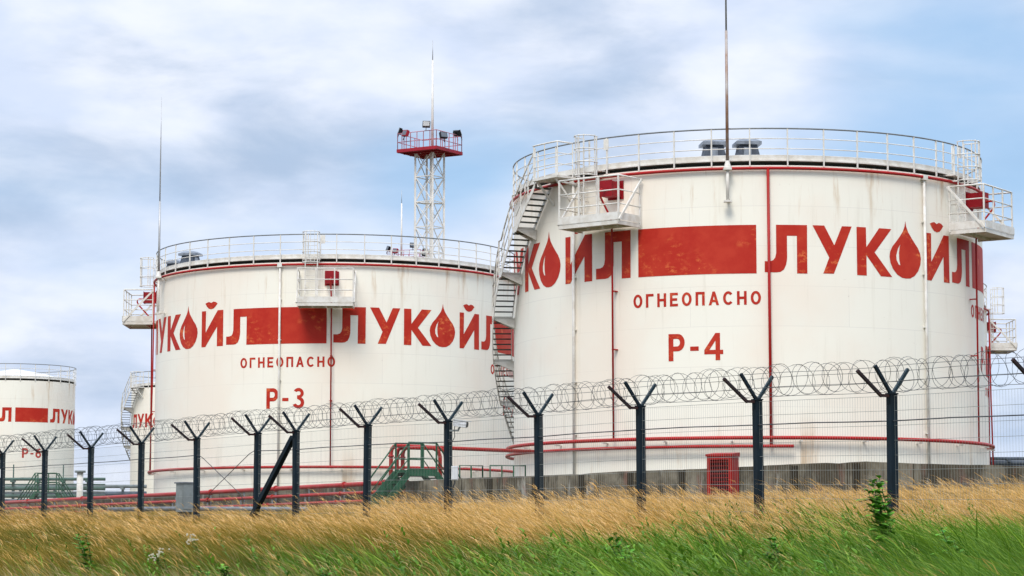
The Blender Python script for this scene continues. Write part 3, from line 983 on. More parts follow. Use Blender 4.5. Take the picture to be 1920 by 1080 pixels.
# three risers that step over the wall and run to the ring of the near tank
ends = cyl(-62, RB + 0.34, 0)
for k, (xb, yb, zt) in enumerate(((-4.42, 89.6, 3.93), (-4.22, 89.9, 3.88), (-4.02, 90.2, 3.90))):
    t = empty('red_riser_pipe', (xb, yb, 1.5))
    lab = ('red pipe rising by the green stile and running across to tank P-4',
           'red pipe rising beside the green stile, middle one of three',
           'red pipe rising next to the green stile handrail, rightmost of three')[k]
    tag(t, lab, 'pipe', 'red pipes rising beside the green stile')
    zl = zt - 1.5
    e = [Vector((0, 0, 0.6)), Vector((0, 0, zl - 0.25)), Vector((0.03, 0.0, zl - 0.12)), Vector((0.1, 0.0, zl - 0.03)), Vector((0.22, 0.0, zl))]
    if k == 0:
        tx = P4[0] + ends.x - xb; ty = P4[1] + ends.y - yb
        e += [Vector((tx * .5, ty * .5, zl)), Vector((tx, ty, 3.93 - 1.5))]
    else:
        e += [Vector((1.3, 0.55, zl)), Vector((1.5, 0.70, zl - 0.1)), Vector((1.56, 0.74, zl - 0.3)), Vector((1.58, 0.75, 0.75))]
    MB().tube(e, 0.075, 8).build('pipe', 'pipe_red', t)
    MB().tube([(0, 0, 0.72), (0, 0, 0.80)], 0.12, 10).tube([(0, 0, zl - 0.40), (0, 0, zl - 0.34)], 0.11, 10).build('pipe_flange', 'pipe_red', t)


# ------------------------------------------------------------------ green stile over the wall
def green_stile():
    a = Vector((0.80, 0.60, 0)); b = Vector((-0.60, 0.80, 0)); up = Vector((0, 0, 1))
    o = Vector((-3.45, 88.3, 0))
    t = empty('green_stile', (o.x, o.y, 1.55))
    tag(t, 'green steel stile with handrails stepping over the concrete wall', 'stile')
    P = lambda s, w, z: a * s + b * w + up * (z - 1.55)
    W = 0.42; zp = 2.92; hl = 0.60
    f = MB()
    f.box(P(0, 0, zp), (2 * hl, 2 * W, 0.05), (a, b, up))
    pl = f.build('platform', 'green_paint', t)
    sk = MB()
    for w in (-W - .02, W + .02):
        sk.box(P(0, w, zp - 0.02), (2 * hl + .06, 0.03, 0.24), (a, b, up))
    sk.build('skirting', 'green_paint', pl)
    for sgn in (-1, 1):
        s = MB(); 
        run = 1.25
        for w in (-W, W):
            s.bar(P(sgn * hl, w, zp - 0.05), P(sgn * (hl + run), w, 1.50), 0.04, 0.22)
        st = s.build('stair_stringer', 'green_paint', t)
        for k in range(6):
            q = (k + .7) / 6.4
            MB().box(P(sgn * (hl + run * q), 0, zp - 0.05 - (zp - 1.55) * q), (0.24, 2 * W - 0.05, 0.035), (a, b, up)).build('tread', 'green_paint', st)
        if sgn < 0:
            MB().bar(P(sgn * (hl + .1), 0, zp - 0.24), P(sgn * (hl + run), 0, 1.55), 2 * W - 0.06, 0.02, up=b).build('stair_back', 'green_paint', st)
    for w in (-W, W):
        h = MB()
        for z_, r_ in ((1.05, 0.030), (0.48, 0.022)):
            h.tube([P(-hl - 1.2, w, 1.62 + z_ * .9), P(-hl, w, zp + z_), P(hl, w, zp + z_), P(hl + 1.2, w, 1.62 + z_ * .9)], r_, 6)
        for s_ in (-hl, -0.1 * hl, hl):
            h.box(P(s_, w, zp + 0.53), (0.05, 0.05, 1.06), (a, b, up))
        for sg in (-1, 1):
            h.box(P(sg * (hl + 1.12), w, 2.05), (0.045, 0.045, 1.0), (a, b, up))
        h.build('handrail', 'green_paint', t)


green_stile()
for k, (x0, x1) in enumerate(((862, 905), (919, 985))):
    Y0, Y1 = 89.5, 89.9
    X0, X1 = (x0 - 960) / 4591.7 * Y0, (x1 - 960) / 4591.7 * Y1
    t = empty('green_railing', ((X0 + X1) / 2, Y0, 1.55))
    tag(t, ('short green railing behind the wall, just right of the white box on the fence post',
            'longer green railing behind the wall, ending near the left edge of tank P-4')[k], 'railing', 'green railings behind the concrete wall')
    L = (X1 - X0) / 2
    MB().tube([(-L, 0, 0.2), (-L, 0, 1.66), (L, 0.3, 1.66), (L, 0.3, 0.2)], 0.032, 6).tube([(-L, 0, 1.0), (L, 0.3, 1.0)], 0.022, 6).build('rail', 'green_paint', t)
    n = 1 if k == 0 else 2
    for i in range(n):
        f = (i + 1) / (n + 1)
        MB().box((-L + 2 * L * f, 0.3 * f, 0.9), (0.05, 0.05, 1.5)).build('post', 'green_paint', t)


# ------------------------------------------------------------------ far pipe racks
def pipe_rack(loc, L, heights, label, mat, rz=0.0, rail=True, cols=8):
    t = empty('pipe_rack', loc, rz)
    tag(t, label, 'pipe rack')
    for z, r_, m in heights:
        MB().tube([(0, 0, z), (L, 0, z)], r_, 8).build('pipe', m, t)
    zt = max(h[0] for h in heights)
    for i in range(cols):
        x = L * (i + .3) / cols
        m = MB().box((x, 0.1, zt / 2), (0.16, 0.2, zt)).box((x, 0, zt - 0.14), (0.2, 0.9, 0.12))
        if rail and i % 2 == 0:
            m.box((x, 0.1, zt + 0.45), (0.07, 0.07, 1.0))
        m.build('support', mat, t)
    return t


g0 = 1.5
pipe_rack((-46, 160, g0), 19.5, [(3.35, 0.10, 'green_grey'), (3.0, 0.05, 'green_grey'), (2.75, 0.13, 'green_grey'), (2.5, 0.06, 'cabinet_grey'), (2.25, 0.12, 'green_grey'), (2.0, 0.07, 'galvanised'), (1.7, 0.12, 'green_grey')],
          'grey green pipe rack far left, between the small tank and tank P-3', 'green_grey', cols=12)
pipe_rack((-46, 168, g0), 21, [(3.1, 0.12, 'cabinet_grey'), (2.6, 0.16, 'slate_blue'), (2.1, 0.16, 'cabinet_grey'), (1.6, 0.14, 'slate_blue'), (1.2, 0.14, 'cabinet_grey')],
          'pale grey pipe rack behind the green one, far left', 'cabinet_grey', cols=9, rail=False)
pipe_rack((26.5, 150, g0), 14, [(4.3, 0.10, 'slate_blue'), (4.05, 0.14, 'slate_blue'), (3.8, 0.12, 'slate_blue'), (3.45, 0.1, 'galvanised'), (3.15, 0.1, 'galvanised')],
          'dark slate pipe rack at the far right edge, seen past tank P-4', 'slate_blue', cols=12, rail=False)
c = empty('pipe_column', (-25.6, 145.5, g0)); tag(c, 'short white capped column left of tank P-3, in front of the pipe rack', 'column')
MB().tube([(0, 0, 0), (0, 0, 3.3)], 0.19, 14).build('column', 'white_steel', c)
MB().tube([(0, 0, 3.3), (0, 0, 3.42)], 0.33, 14).build('cap', 'cabinet_grey', c)

# green access steps far left (under the painted number of the small tank)
t = empty('access_steps', (-28.4, 150, g0)); tag(t, 'green access steps with handrails far left, below the small tank P-6', 'steps')
MB().box((0, 0, 2.25), (1.3, 0.9, 0.08)).build('platform', 'green_paint', t)
for sx in (-1, 1):
    s = MB()
    for y in (-.42, .42): s.bar((sx * .65, y, 2.2), (sx * 1.9, y, 0.3), 0.06, 0.2)
    for q in range(7): s.box((sx * (.65 + 1.25 * (q + .5) / 7), 0, 2.2 - 1.9 * (q + .5) / 7), (.22, .8, .04))
    s.build('stair', 'green_paint', t)
for y in (-.45, .45):
    h = MB()
    for z in (1.15, .6): h.tube([(-1.9, y, .3 + z), (-.65, y, 2.25 + z), (.65, y, 2.25 + z), (1.9, y, .3 + z)], .035, 6)
    for x in (-.65, 0, .65): h.box((x, y, 2.8), (.06, .06, 1.2))
    h.build('handrail', 'green_paint', t)


# ------------------------------------------------------------------ floodlight masts
def flood_mast(loc, zf, ztop, label, rz, rod_off=(0.0, 0.0)):
    """lattice tower: zf = platform height, ztop = tip of the rod, both above loc"""
    t = empty('floodlight_mast', loc, rz)
    tag(t, label, 'floodlight mast', 'lattice floodlight masts')
    r = 1.09; c4 = [(r, 0), (0, r), (-r, 0), (0, -r)]
    lg = MB()
    for x, y in c4: lg.bar((x, y, 0), (x, y, zf), 0.13)
    tw = lg.build('lattice_tower', 'mast_cream', t)
    br = MB(); n = round(zf / 1.88)
    for i in range(n):
        z0, z1 = zf * i / n, zf * (i + 1) / n
        for k in range(4):
            (x0, y0), (x1, y1) = c4[k], c4[(k + 1) % 4]
            br.bar((x0, y0, z1), (x1, y1, z1), 0.06)
            br.bar((x0, y0, z0), (x1, y1, z1), 0.05)
            br.bar((x1, y1, z0), (x0, y0, z1), 0.05)
        if i == n - 3:
            for k in range(-3, 4): br.bar((-r + .1, k * .06, z1 - .06), (r - .1, k * .06, z1 - .06), .05, .05)
    br.build('bracing', 'mast_cream', tw)
    MB().bar((0.15, 0.1, 0), (0.15, 0.1, zf), 0.20, 0.20).build('service_ladder', 'mast_cream', tw)
    p = MB(); a = 1.72
    p.box((0, 0, zf + .05), (2 * a, 2 * a, .06))
    for k in range(-2, 3): p.box((k * a / 2.1, 0, zf - .07), (.12, 2 * a + .05, .16))
    for s_ in (-1, 1): p.box((0, s_ * a, zf + .0), (2 * a + .12, .10, .24)).box((s_ * a, 0, zf + .003), (.10, 2 * a - .12, .24))
    pl = p.build('platform', 'mast_red', t); pl.rotation_euler = (0, 0, R_(45))
    g = MB()
    for z in (.65, 1.3):
        g.tube([(-a, -a, zf + z), (a, -a, zf + z), (a, a, zf + z), (-a, a, zf + z)], .03, 5, True)
    for s_ in (-1, 1):
        for k in range(-3, 4):
            for q in ((k * a / 3, s_ * a), (s_ * a, k * a / 3)):
                g.bar((q[0], q[1], zf + .1), (q[0], q[1], zf + 1.3), .045)
    gr = g.build('guard_rail', 'mast_pink', t); gr.rotation_euler = (0, 0, R_(45))
    for k, (ang, zz, tilt) in enumerate(((175, 1.55, 25), (205, 1.2, 15), (252, 1.72, 5), (285, .95, 0), (15, 1.62, -25), (345, 1.45, -30))):
        x, y = 2.3 * math.cos(R_(ang)) * .97, 2.3 * math.sin(R_(ang)) * .97
        yaw = math.atan2(y, x) - math.pi / 2 + math.pi
        f = MB().box((0, 0, 0), (.56, .22, .46)).box((0, .14, 0), (.40, .10, .30))
        fl = f.build('floodlight', 'black_metal' if k != 1 else 'mast_red', t, (x, y, zf + zz))
        fl.rotation_euler = (R_(-18), R_(tilt * .4), yaw)
        MB().box((0, -.117, 0), (.46, .012, .36)).build('glass', 'lamp_glass', fl)
        MB().bar((0, 0, -.23), (0, 0, -.55), .05).build('yoke', 'black_metal', fl)
    x, y = rod_off
    rd = MB().tube([(x, y, zf), (x, y, zf + (ztop - zf) * .82)], [.11, .07], 8).build('lightning_rod', 'mast_cream', t)
    MB().tube([(x, y, zf + (ztop - zf) * .82), (x, y, ztop)], [.035, .015], 6).build('rod_tip', 'rod_grey', rd)


flood_mast((-6.12, 180, 1.5), 28.2, 36.7, 'tall lattice mast with red floodlight platform behind tank P-3', R_(13.5), (0.2, 0.0))
flood_mast((-10.3, 243, 1.5), 27.2, 34.7, 'distant floodlight mast whose lamps just show over the roof rim of tank P-3', R_(30), (-0.85, 0.0))


# ------------------------------------------------------------------ fence
fence = empty('security_fence', (FA[0], FA[1], 0.1))
tag(fence, 'dark steel mesh fence with forked posts and razor wire coil across the foreground', 'fence')
FL = Vector((FA[0], FA[1], 0.1))
ZT = {-1: 2.55, 0: 2.52, 1: 2.49, 2: 2.48, 3: 2.46, 4: 2.45, 4.58: 2.42, 5.58: 2.40, 6.58: 2.34, 7.58: 2.31, 8.58: 2.30, 9.58: 2.24, 10.58: 2.16, 11.58: 2.11, 12.58: 2.05}
ns = sorted(ZT)


def f_xy(n):
    s_ = (10.58 - n) * 3.0
    return FA[0] + FD[0] * s_, FA[1] + FD[1] * s_


def f_top(n):
    ks = [-4] + ns + [15]
    vs = [2.6] + [ZT[k] for k in ns] + [1.98]
    return float(np.interp(n, ks, vs))


def loc_(n, z, off=0.0):
    x, y = f_xy(n)
    return Vector((x + NF[0] * off, y + NF[1] * off, z)) - FL


fd3 = Vector((FD[0], FD[1], 0)); nf3 = Vector((NF[0], NF[1], 0)); up3 = Vector((0, 0, 1))
proto = None
for n in [-3, -2] + ns + [13.58, 14.58, 15.58]:
    top = f_top(n); base = loc_(n, top)
    if proto is None:
        m = MB().box((0, 0, -1.5), (0.115, 0.10, 3.0), (nf3, fd3, up3)).box((0, 0, 0.0), (0.135, 0.12, 0.02), (nf3, fd3, up3)).box((0, 0, -0.06), (0.15, 0.03, 0.14), (nf3, fd3, up3))
        post = m.build('fence_post', 'post_dark', fence, base)
        arms = []
        a = MB().bar((0, 0, -0.02), tuple(nf3 * 0.29 + up3 * 0.35), 0.042, 0.042).build('wire_arm', 'arm_lit', post); arms.append(a)
        a = MB().bar((0, 0, -0.02), tuple(-nf3 * 0.29 + up3 * 0.37), 0.042, 0.042).build('wire_arm', 'post_dark', post); arms.append(a)
        a = MB().bar(tuple(-nf3 * 0.05 - up3 * .03), tuple(-nf3 * 0.19 - up3 * .03), 0.04, 0.04).bar(tuple(-nf3 * 0.18 - up3 * .04), tuple(-nf3 * 0.60 + up3 * 0.29), 0.04, 0.04).build('wire_arm', 'arm_rusty', post); arms.append(a)
        proto = (post, arms)
    else:
        post = copy_obj(proto[0], fence, base)
        post.rotation_euler = (R_(random.uniform(-.5, .5)), R_(random.uniform(-.6, .6)), 0)
        for a in proto[1]: copy_obj(a, post)
# brace leaning on the post right of the half panel
p1 = loc_(4.55, f_top(4.58) - 0.12, -0.02); p2 = loc_(4.16, 0.62 + .55, -0.1)
MB().bar(p1, p1 + (p2 - p1) * 1.45, 0.10, 0.10).build('brace_post', 'post_dark', fence)
# white plate on the leftmost post
MB().box(loc_(-1, 2.05, -0.075), (0.16, 0.02, 0.22), (Vector((1, 0, 0)), Vector((0, 1, 0)), up3)).build('warning_plate', 'plastic_white', fence)
# mesh panels
allp = [-3, -2] + ns + [13.58, 14.58, 15.58]
for a, b in zip(allp[:-1], allp[1:]):
    m = MB()
    za, zb = f_top(a) - 0.03, f_top(b) - 0.03
    ga = float(ground_z(*f_xy(a))) - 0.05; gb = float(ground_z(*f_xy(b))) - 0.05
    L = (b - a) * 3.0
    nv = int(L / 0.055)
    for i in range(1, nv):
        q = i / nv
        n_ = a + (b - a) * q
        m.bar(loc_(n_, ga + (gb - ga) * q), loc_(n_, za + (zb - za) * q), 0.0022)
    k = 0
    while k * 0.2 < 2.4:
        m.bar(loc_(a, za - k * .2, -.004), loc_(b, zb - k * .2, -.004), 0.0052)
        k += 1
    m.build('mesh_panel', 'wire_mesh', fence)
# razor coil: two interleaved spirals with barbs, and the wires that carry it
N0, N1 = -3.3, 15.6
cz = lambda n: f_top(n) + 0.255 + 0.012 * math.sin(n * 2.1)
co = MB(); bb = MB()
Ltot = (N1 - N0) * 3.0
for hand, ph, pitch in ((1, 0.0, 0.33), (-1, 1.3, 0.36)):
    turns = Ltot / pitch
    steps = int(turns * 22)
    pts = []
    for i in range(steps + 1):
        q = i / steps
        # turns bunch and spread a little
        n_ = N0 + (N1 - N0) * q + 0.022 * math.sin(q * 260 + ph) + 0.016 * math.sin(q * 97) + 0.010 * math.sin(q * 631)
        ang = hand * 2 * math.pi * turns * q + ph
        rr = 0.218 + 0.016 * math.sin(q * 410 + ph) + 0.010 * math.sin(q * 173)
        pts.append(loc_(n_, cz(n_) + rr * math.sin(ang), rr * math.cos(ang)))
    co.tube(pts, 0.0031, 4, smooth=False)
    for i in range(2, steps - 2, 2):
        p = pts[i]; d = (pts[i + 1] - pts[i - 1]).normalized()
        w_ = Vector((random.uniform(-1, 1), random.uniform(-1, 1), random.uniform(-1, 1)))
        w_ = (w_ - d * w_.dot(d)).normalized() * 0.013
        c_ = d * 0.014
        bb.add([p - c_ - w_, p + c_ * .2, p + c_ + w_, p - c_ * .2 + w_ * .2], [(0, 1, 2, 3)])
cl = co.build('razor_coil', 'razor_wire', fence)
bb.build('razor_barb', 'razor_wire', cl)
wi = MB()
for off, dz in ((0.0, 0.03), (0.27, 0.33), (-0.27, 0.35), (-0.4, 0.13), (0.15, 0.18)):
    wi.tube([loc_(N0 + (N1 - N0) * i / 60, f_top(N0 + (N1 - N0) * i / 60) + dz + 0.008 * math.sin(i * 1.7), off) for i in range(61)], 0.0035, 4)
wi.build('tension_wire', 'razor_wire', fence)
# dark sensor cable clipped to the mesh; it crosses itself in the panel left of the brace
cb = MB()
cab = lambda n, dz=0.0: loc_(n, f_top(n) - 0.36 + dz - 0.01 * abs(math.sin(n * math.pi)), -0.02)
cb.tube([cab(-3 + 6.05 * i / 60) for i in range(61)], 0.009, 5)
cb.tube([cab(3.95 + 9.6 * i / 90) for i in range(91)], 0.009, 5)
cb.tube([cab(3.05), cab(3.12, -0.06), cab(3.75, -0.86), cab(3.8, -1.0)], 0.008, 5)
cb.tube([cab(3.95), cab(3.88, -0.05), cab(3.25, -0.80), cab(3.2, -1.0)], 0.008, 5)
cb.build('sensor_cable', 'cable_dark', fence)

# camera and box on the post
x, y = f_xy(6.58); zt = f_top(6.58)
t = empty('surveillance_camera', (x, y, zt)); tag(t, 'white surveillance camera on a bracket at the top of a fence post', 'camera')
cd = Vector((0.96, -0.28, -0.12)).normalized()
o = Vector((0.22, -0.12, -0.055))
sd_ = cd.cross(up3).normalized(); uu = sd_.cross(cd)
m = MB().box(o, (0.105, 0.24, 0.105), (sd_, cd, uu)).tube([o - cd * .02, o + cd * .125], .058, 10)
h = m.build('housing', 'plastic_white', t)
MB().box(o + cd * .03 + uu * .062, (0.13, 0.30, 0.014), (sd_, cd, uu)).build('sun_shield', 'plastic_white', h)
MB().tube([o + cd * .122, o + cd * .135], .047, 10).build('lens', 'black_metal', h)
MB().bar((0.03, -0.03, -0.17), (0.19, -0.11, -0.17), .03).bar((0.18, -0.105, -0.17), tuple(o - uu * .04), .026).build('bracket', 'cabinet_grey', t)
MB().tube([tuple(o - cd * .1 - uu * .03), (0.11, -.10, -.16), (0.12, -.10, -.28), (0.08, -.08, -.36), (0.0, -.06, -.33)], .008, 5).build('cable', 'cable_dark', t)
t = empty('junction_box', (x + 0.12, y - 0.02, zt - 1.05)); tag(t, 'small white junction box fixed to the right of a fence post', 'box')
MB().box((0, 0, 0.13), (.12, .09, .25)).build('housing', 'plastic_white', t)
MB().box((0, -.052, 0.13), (.105, .012, .23)).build('lid', 'plastic_white', t)
MB().tube([(0.0, 0, 0), (0.0, 0, -.05), (-.03, 0, -.12), (-.06, 0, -.5)], .014, 6).build('cable', 'cable_dark', t)

# grey electrical cabinet left
cx, cy = -7.19, 54.0; cg = 0.45
t = empty('electrical_cabinet', (cx, cy, cg), R_(40)); tag(t, 'grey electrical cabinet on a concrete foot behind the fence, left', 'cabinet')
MB().box((0, 0, .78), (.30, .26, .62)).build('housing', 'cabinet_grey', t)
MB().box((0, -.138, .80), (.26, .014, .54)).build('door', 'cabinet_grey', t)
MB().box((0, 0, 1.105), (.36, .32, .03)).build('roof', 'galvanised', t)
MB().box((0, 0, .22), (.24, .20, .52)).build('foot', 'concrete_weathered', t)
# grey pipe lying low behind the fence
t = MB().tube([(-9.4, 57.3, 1.03), (-7.2, 54.6, 1.0), (-4.3, 51.5, .93)], .05, 8).build('grey_pipe', 'galvanised')
tag(t, 'grey pipe lying low behind the fence, passing the grey cabinet', 'pipe')

# red hydrant cabinet
t = empty('fire_cabinet', (5.98, 69.6, 1.45), R_(-27)); tag(t, 'red steel cabinet with barred door standing in front of the concrete wall', 'cabinet')
w_, d_, h_ = .76, .52, 1.22
b = MB()
b.box((-w_ / 2 + .015, 0, h_ / 2 + .08), (.03, d_, h_)).box((w_ / 2 - .015, 0, h_ / 2 + .08), (.03, d_, h_)).box((0, d_ / 2 - .015, h_ / 2 + .08), (w_ - .06, .03, h_))
b.box((0, 0, .095), (w_ - .06, d_ - .06, .03))
body = b.build('body', 'cabinet_red', t)
MB().add([(-w_ / 2 - .03, -d_ / 2 - .04, h_ + .08), (w_ / 2 + .03, -d_ / 2 - .04, h_ + .08), (w_ / 2 + .03, d_ / 2 + .03, h_ + .08), (-w_ / 2 - .03, d_ / 2 + .03, h_ + .08),
          (-w_ / 2 - .03, -d_ / 2 - .04, h_ + .14), (w_ / 2 + .03, -d_ / 2 - .04, h_ + .14), (w_ / 2 + .03, d_ / 2 + .03, h_ + .20), (-w_ / 2 - .03, d_ / 2 + .03, h_ + .20)],
         [(3, 2, 1, 0), (0, 1, 5, 4), (1, 2, 6, 5), (2, 3, 7, 6), (3, 0, 4, 7), (4, 5, 6, 7)]).build('roof', 'cabinet_red', t)
g = MB()
for s_ in (-1, 1):
    g.box((s_ * (w_ / 2 - .06), -d_ / 2, h_ / 2 + .08), (.09, .03, h_ - .01)).box((0, -d_ / 2, h_ / 2 + .08 + s_ * (h_ / 2 - .05)), (w_ - .21, .03, .09))
for k in range(1, 8): g.box((-w_ / 2 + .1 + (w_ - .2) * k / 8, -d_ / 2, h_ / 2 + .08), (.015, .014, h_ - .19))
for k in range(1, 10): g.box((0, -d_ / 2 - .016, .13 + (h_ - .10) * k / 10), (w_ - .2, .014, .018))
g.build('barred_door', 'cabinet_red', t)
MB().box((0, .05, h_ / 2 + .09), (w_ - .12, .25, h_ - .25)).build('shade_block', 'inside_shade', t)  # dark block added to paint the shade behind the bars
MB().box((0, 0, .03), (w_ + .3, d_ + .3, .10)).build('plinth', 'concrete_weathered', t)


# ------------------------------------------------------------------ grass
def in_view(x, y, margin=0.02):
    return (y > 7) & (np.abs(x / y) < 0.2091 + margin)


def smooth_noise(x, y, sc_, seed):
    """cheap value noise for patchiness"""
    r = np.random.default_rng(seed)
    T = r.random((64, 64))
    u = x / sc_; v = y / sc_
    i = np.floor(u).astype(int); j = np.floor(v).astype(int)
    fu = u - i; fv = v - j
    fu = fu * fu * (3 - 2 * fu); fv = fv * fv * (3 - 2 * fv)
    g_ = lambda a, b: T[a % 64, b % 64]
    return (g_(i, j) * (1 - fu) + g_(i + 1, j) * fu) * (1 - fv) + (g_(i, j + 1) * (1 - fu) + g_(i + 1, j + 1) * fu) * fv


def blades(name, mat, base, h, lean, w, tint, segs=4, label=None, droop=0.0, parent=None, shape='blade', along0=0.0, yaw=None):
    """one mesh of many tapered, bent ribbons. base (N,3); lean (N,2) sideways shift of the tip in units of h"""
    N = len(base)
    ts = np.linspace(0, 1, segs + 1)
    if yaw is None: yaw = rng.uniform(-0.9, 0.9, N)
    side = np.stack([np.cos(yaw), np.sin(yaw), np.zeros(N)], -1)
    V = np.zeros((N, segs + 1, 2, 3), np.float32)
    lm = np.hypot(lean[:, 0], lean[:, 1])
    for k, t in enumerate(ts):
        c = base.copy()
        c[:, 0] += lean[:, 0] * h * t ** 1.7
        c[:, 1] += lean[:, 1] * h * t ** 1.7
        c[:, 2] += h * (t - (0.26 * lm + droop) * t ** 2.4)
        if shape == 'blade': ww = w * (1 - 0.92 * t ** 1.6) * 0.5
        elif shape == 'plume': ww = w * (0.25 + 0.75 * math.sin(math.pi * min(1, t * .85 + .1))) * 0.5
        else: ww = w * (1 - 0.6 * t) * 0.5
        V[:, k, 0] = c - side * ww[:, None]
        V[:, k, 1] = c + side * ww[:, None]
    nv = (segs + 1) * 2
    q = np.array([[2 * k, 2 * k + 1, 2 * k + 3, 2 * k + 2] for k in range(segs)], np.int32)
    F = (np.arange(N, dtype=np.int32)[:, None, None] * nv + q[None]).reshape(-1, 4)
    me = bpy.data.meshes.new(name)
    me.vertices.add(N * nv); me.vertices.foreach_set('co', V.reshape(-1))
    me.loops.add(F.size); me.loops.foreach_set('vertex_index', F.reshape(-1))
    me.polygons.add(len(F)); me.polygons.foreach_set('loop_start', np.arange(len(F), dtype=np.int32) * 4)
    me.polygons.foreach_set('loop_total', np.full(len(F), 4, np.int32))
    me.polygons.foreach_set('use_smooth', np.ones(len(F), bool))
    a = me.attributes.new('tint', 'FLOAT', 'POINT'); a.data.foreach_set('value', np.repeat(tint, nv).astype(np.float32))
    al = along0 + (1 - along0) * np.tile(np.repeat(ts, 2), N)
    a = me.attributes.new('along', 'FLOAT', 'POINT'); a.data.foreach_set('value', al.astype(np.float32))
    me.update(calc_edges=True); me.validate()
    me.materials.append(MATS[mat])
    o = bpy.data.objects.new(name, me); col.objects.link(o)
    if parent is not None: o.parent = parent
    tag(o, label, None if parent else 'grass', kind='stuff')
    return o


def scatter(n, dmin, dmax, ymax=75, power=1.0):
    """points in the view wedge and a margin beside it, denser near the camera"""
    out = []
    got = 0
    while got < n:
        m = n * 3
        y = 8.0 * (ymax / 8.0) ** rng.random(m) if power == 1.0 else rng.uniform(8, ymax, m)
        x = rng.uniform(-1, 1, m) * (0.228 * y + 0.9)
        d = x * NF[0] + y * NF[1]
        ok = (d > dmin) & (d < dmax)
        p = np.stack([x, y, d], -1)[ok]
        out.append(p); got += len(p)
    return np.concatenate(out)[:n]


def wind(n, amt, spread=0.25):
    """lean to the left (the wind comes from the right), with spread"""
    l = amt * rng.uniform(0.55, 1.35, n)
    a = math.pi + rng.normal(0.10, spread, n)
    return np.stack([np.cos(a) * l, np.sin(a) * l], -1)


def zones(x, y, d):
    """how green (0..1) and how golden (0..1) the sward is: gold along the fence, olive, then lush green towards the camera and the right"""
    px = x / y
    r_ = np.clip(px / 0.16, -1, 1)
    pn = smooth_noise(x + 40, y * .6 + 10, 1.3, 3) - 0.5
    pn2 = smooth_noise(x + 40, y * 0.35 + 10, 3.6, 8) - 0.5
    pn3 = smooth_noise(x + 11, y * .8 + 70, 0.55, 13) - 0.5
    wob = pn * 3.6 + pn2 * 4.6 + pn3 * 1.8
    g = (15.0 + np.where(r_ > 0, 3.6, 2.2) * r_ + wob - d) / 2.6 + 0.5
    left = np.clip((-px + 0.03) / 0.10, 0, 1)
    G = np.clip(g, 0, 1) * (1 - 0.25 * left)
    o = (d - (16.2 + 1.2 * r_ + 2.2 * left) + 0.8 * wob) / 1.8 + 0.5
    return G, np.clip(o, 0, 1) * (1 - 0.3 * left)


# dry golden stalks with feathery heads
P = scatter(125000, 5, 46, 90)
G, O = zones(P[:, 0], P[:, 1], P[:, 2])
keep = rng.random(len(P)) < np.where(P[:, 2] > 23.5, 0.35, np.clip(0.10 + 0.9 * O, 0, 1) * np.clip(1 - .8 * G, .2, 1))
P = P[keep]; n = len(P); O = O[keep]
gz = ground_z(P[:, 0], P[:, 1])
clump = .6 * smooth_noise(P[:, 0] + 9, P[:, 1] + 5, 1.1, 21) + .4 * smooth_noise(P[:, 0] + 19, P[:, 1] + 3, .4, 22)
hh = (0.40 + 0.46 * rng.random(n) ** 1.8 + 0.55 * (clump - .5)) * np.where(P[:, 2] > 15.5, .86, 1.0) * np.where(rng.random(n) < .075 * np.clip((P[:, 2] - 15) / 2, 0, 1), 1.65, 1.0) * np.where(P[:, 2] > 23.5, 0.62, 1.0)
tuft = smooth_noise(P[:, 0] + 5, P[:, 1] * .8 + 50, .75, 71)
hh *= 1 + 0.75 * np.clip((tuft - .66) / .2, 0, 1) * np.clip((P[:, 2] - 15) / 2, 0, 1)
hh = np.clip(hh, .15, 1.1)
hh *= 1 - 0.30 * np.clip((P[:, 2] - 15) / 4, 0, 1) * np.clip((P[:, 1] - 40) / 8, 0, 1)
base = np.stack([P[:, 0], P[:, 1], gz - 0.02], -1)
ln = wind(n, 0.98, 0.28)
tint = np.clip(rng.random(n) * 1.2 - .25 + .6 * (smooth_noise(P[:, 0], P[:, 1], 1.2, 5) - .4), 0, 1)
wscale = np.clip(P[:, 1] / 26, 0.7, 2.0)
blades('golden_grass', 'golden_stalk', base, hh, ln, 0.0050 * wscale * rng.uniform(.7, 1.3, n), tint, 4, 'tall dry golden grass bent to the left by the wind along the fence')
gg = bpy.data.objects['golden_grass']
# feathery heads at the tips: short ribbons that go on from each stalk
sel = rng.random(n) < 0.30 + 0.35 * O
ii = np.repeat(np.nonzero(sel)[0], 4)
nh = len(ii)
t0 = rng.uniform(0.70, 0.98, nh)
lm = np.hypot(ln[ii, 0], ln[ii, 1])
b2 = base[ii].copy()
b2[:, 0] += ln[ii, 0] * hh[ii] * t0 ** 1.7
b2[:, 1] += ln[ii, 1] * hh[ii] * t0 ** 1.7
b2[:, 2] += hh[ii] * (t0 - 0.26 * lm * t0 ** 2.4)
L2 = rng.uniform(0.07, 0.16, nh)
l2 = np.stack([-rng.uniform(0.5, 2.2, nh), rng.normal(0, .4, nh)], -1)
blades('seed_heads', 'golden_plume', b2, L2, l2, 0.0065 * wscale[ii] * rng.uniform(.6, 1.3, nh), np.clip(tint[ii] + rng.normal(0, .15, nh), 0, 1), 2, None, parent=gg, shape='plume')

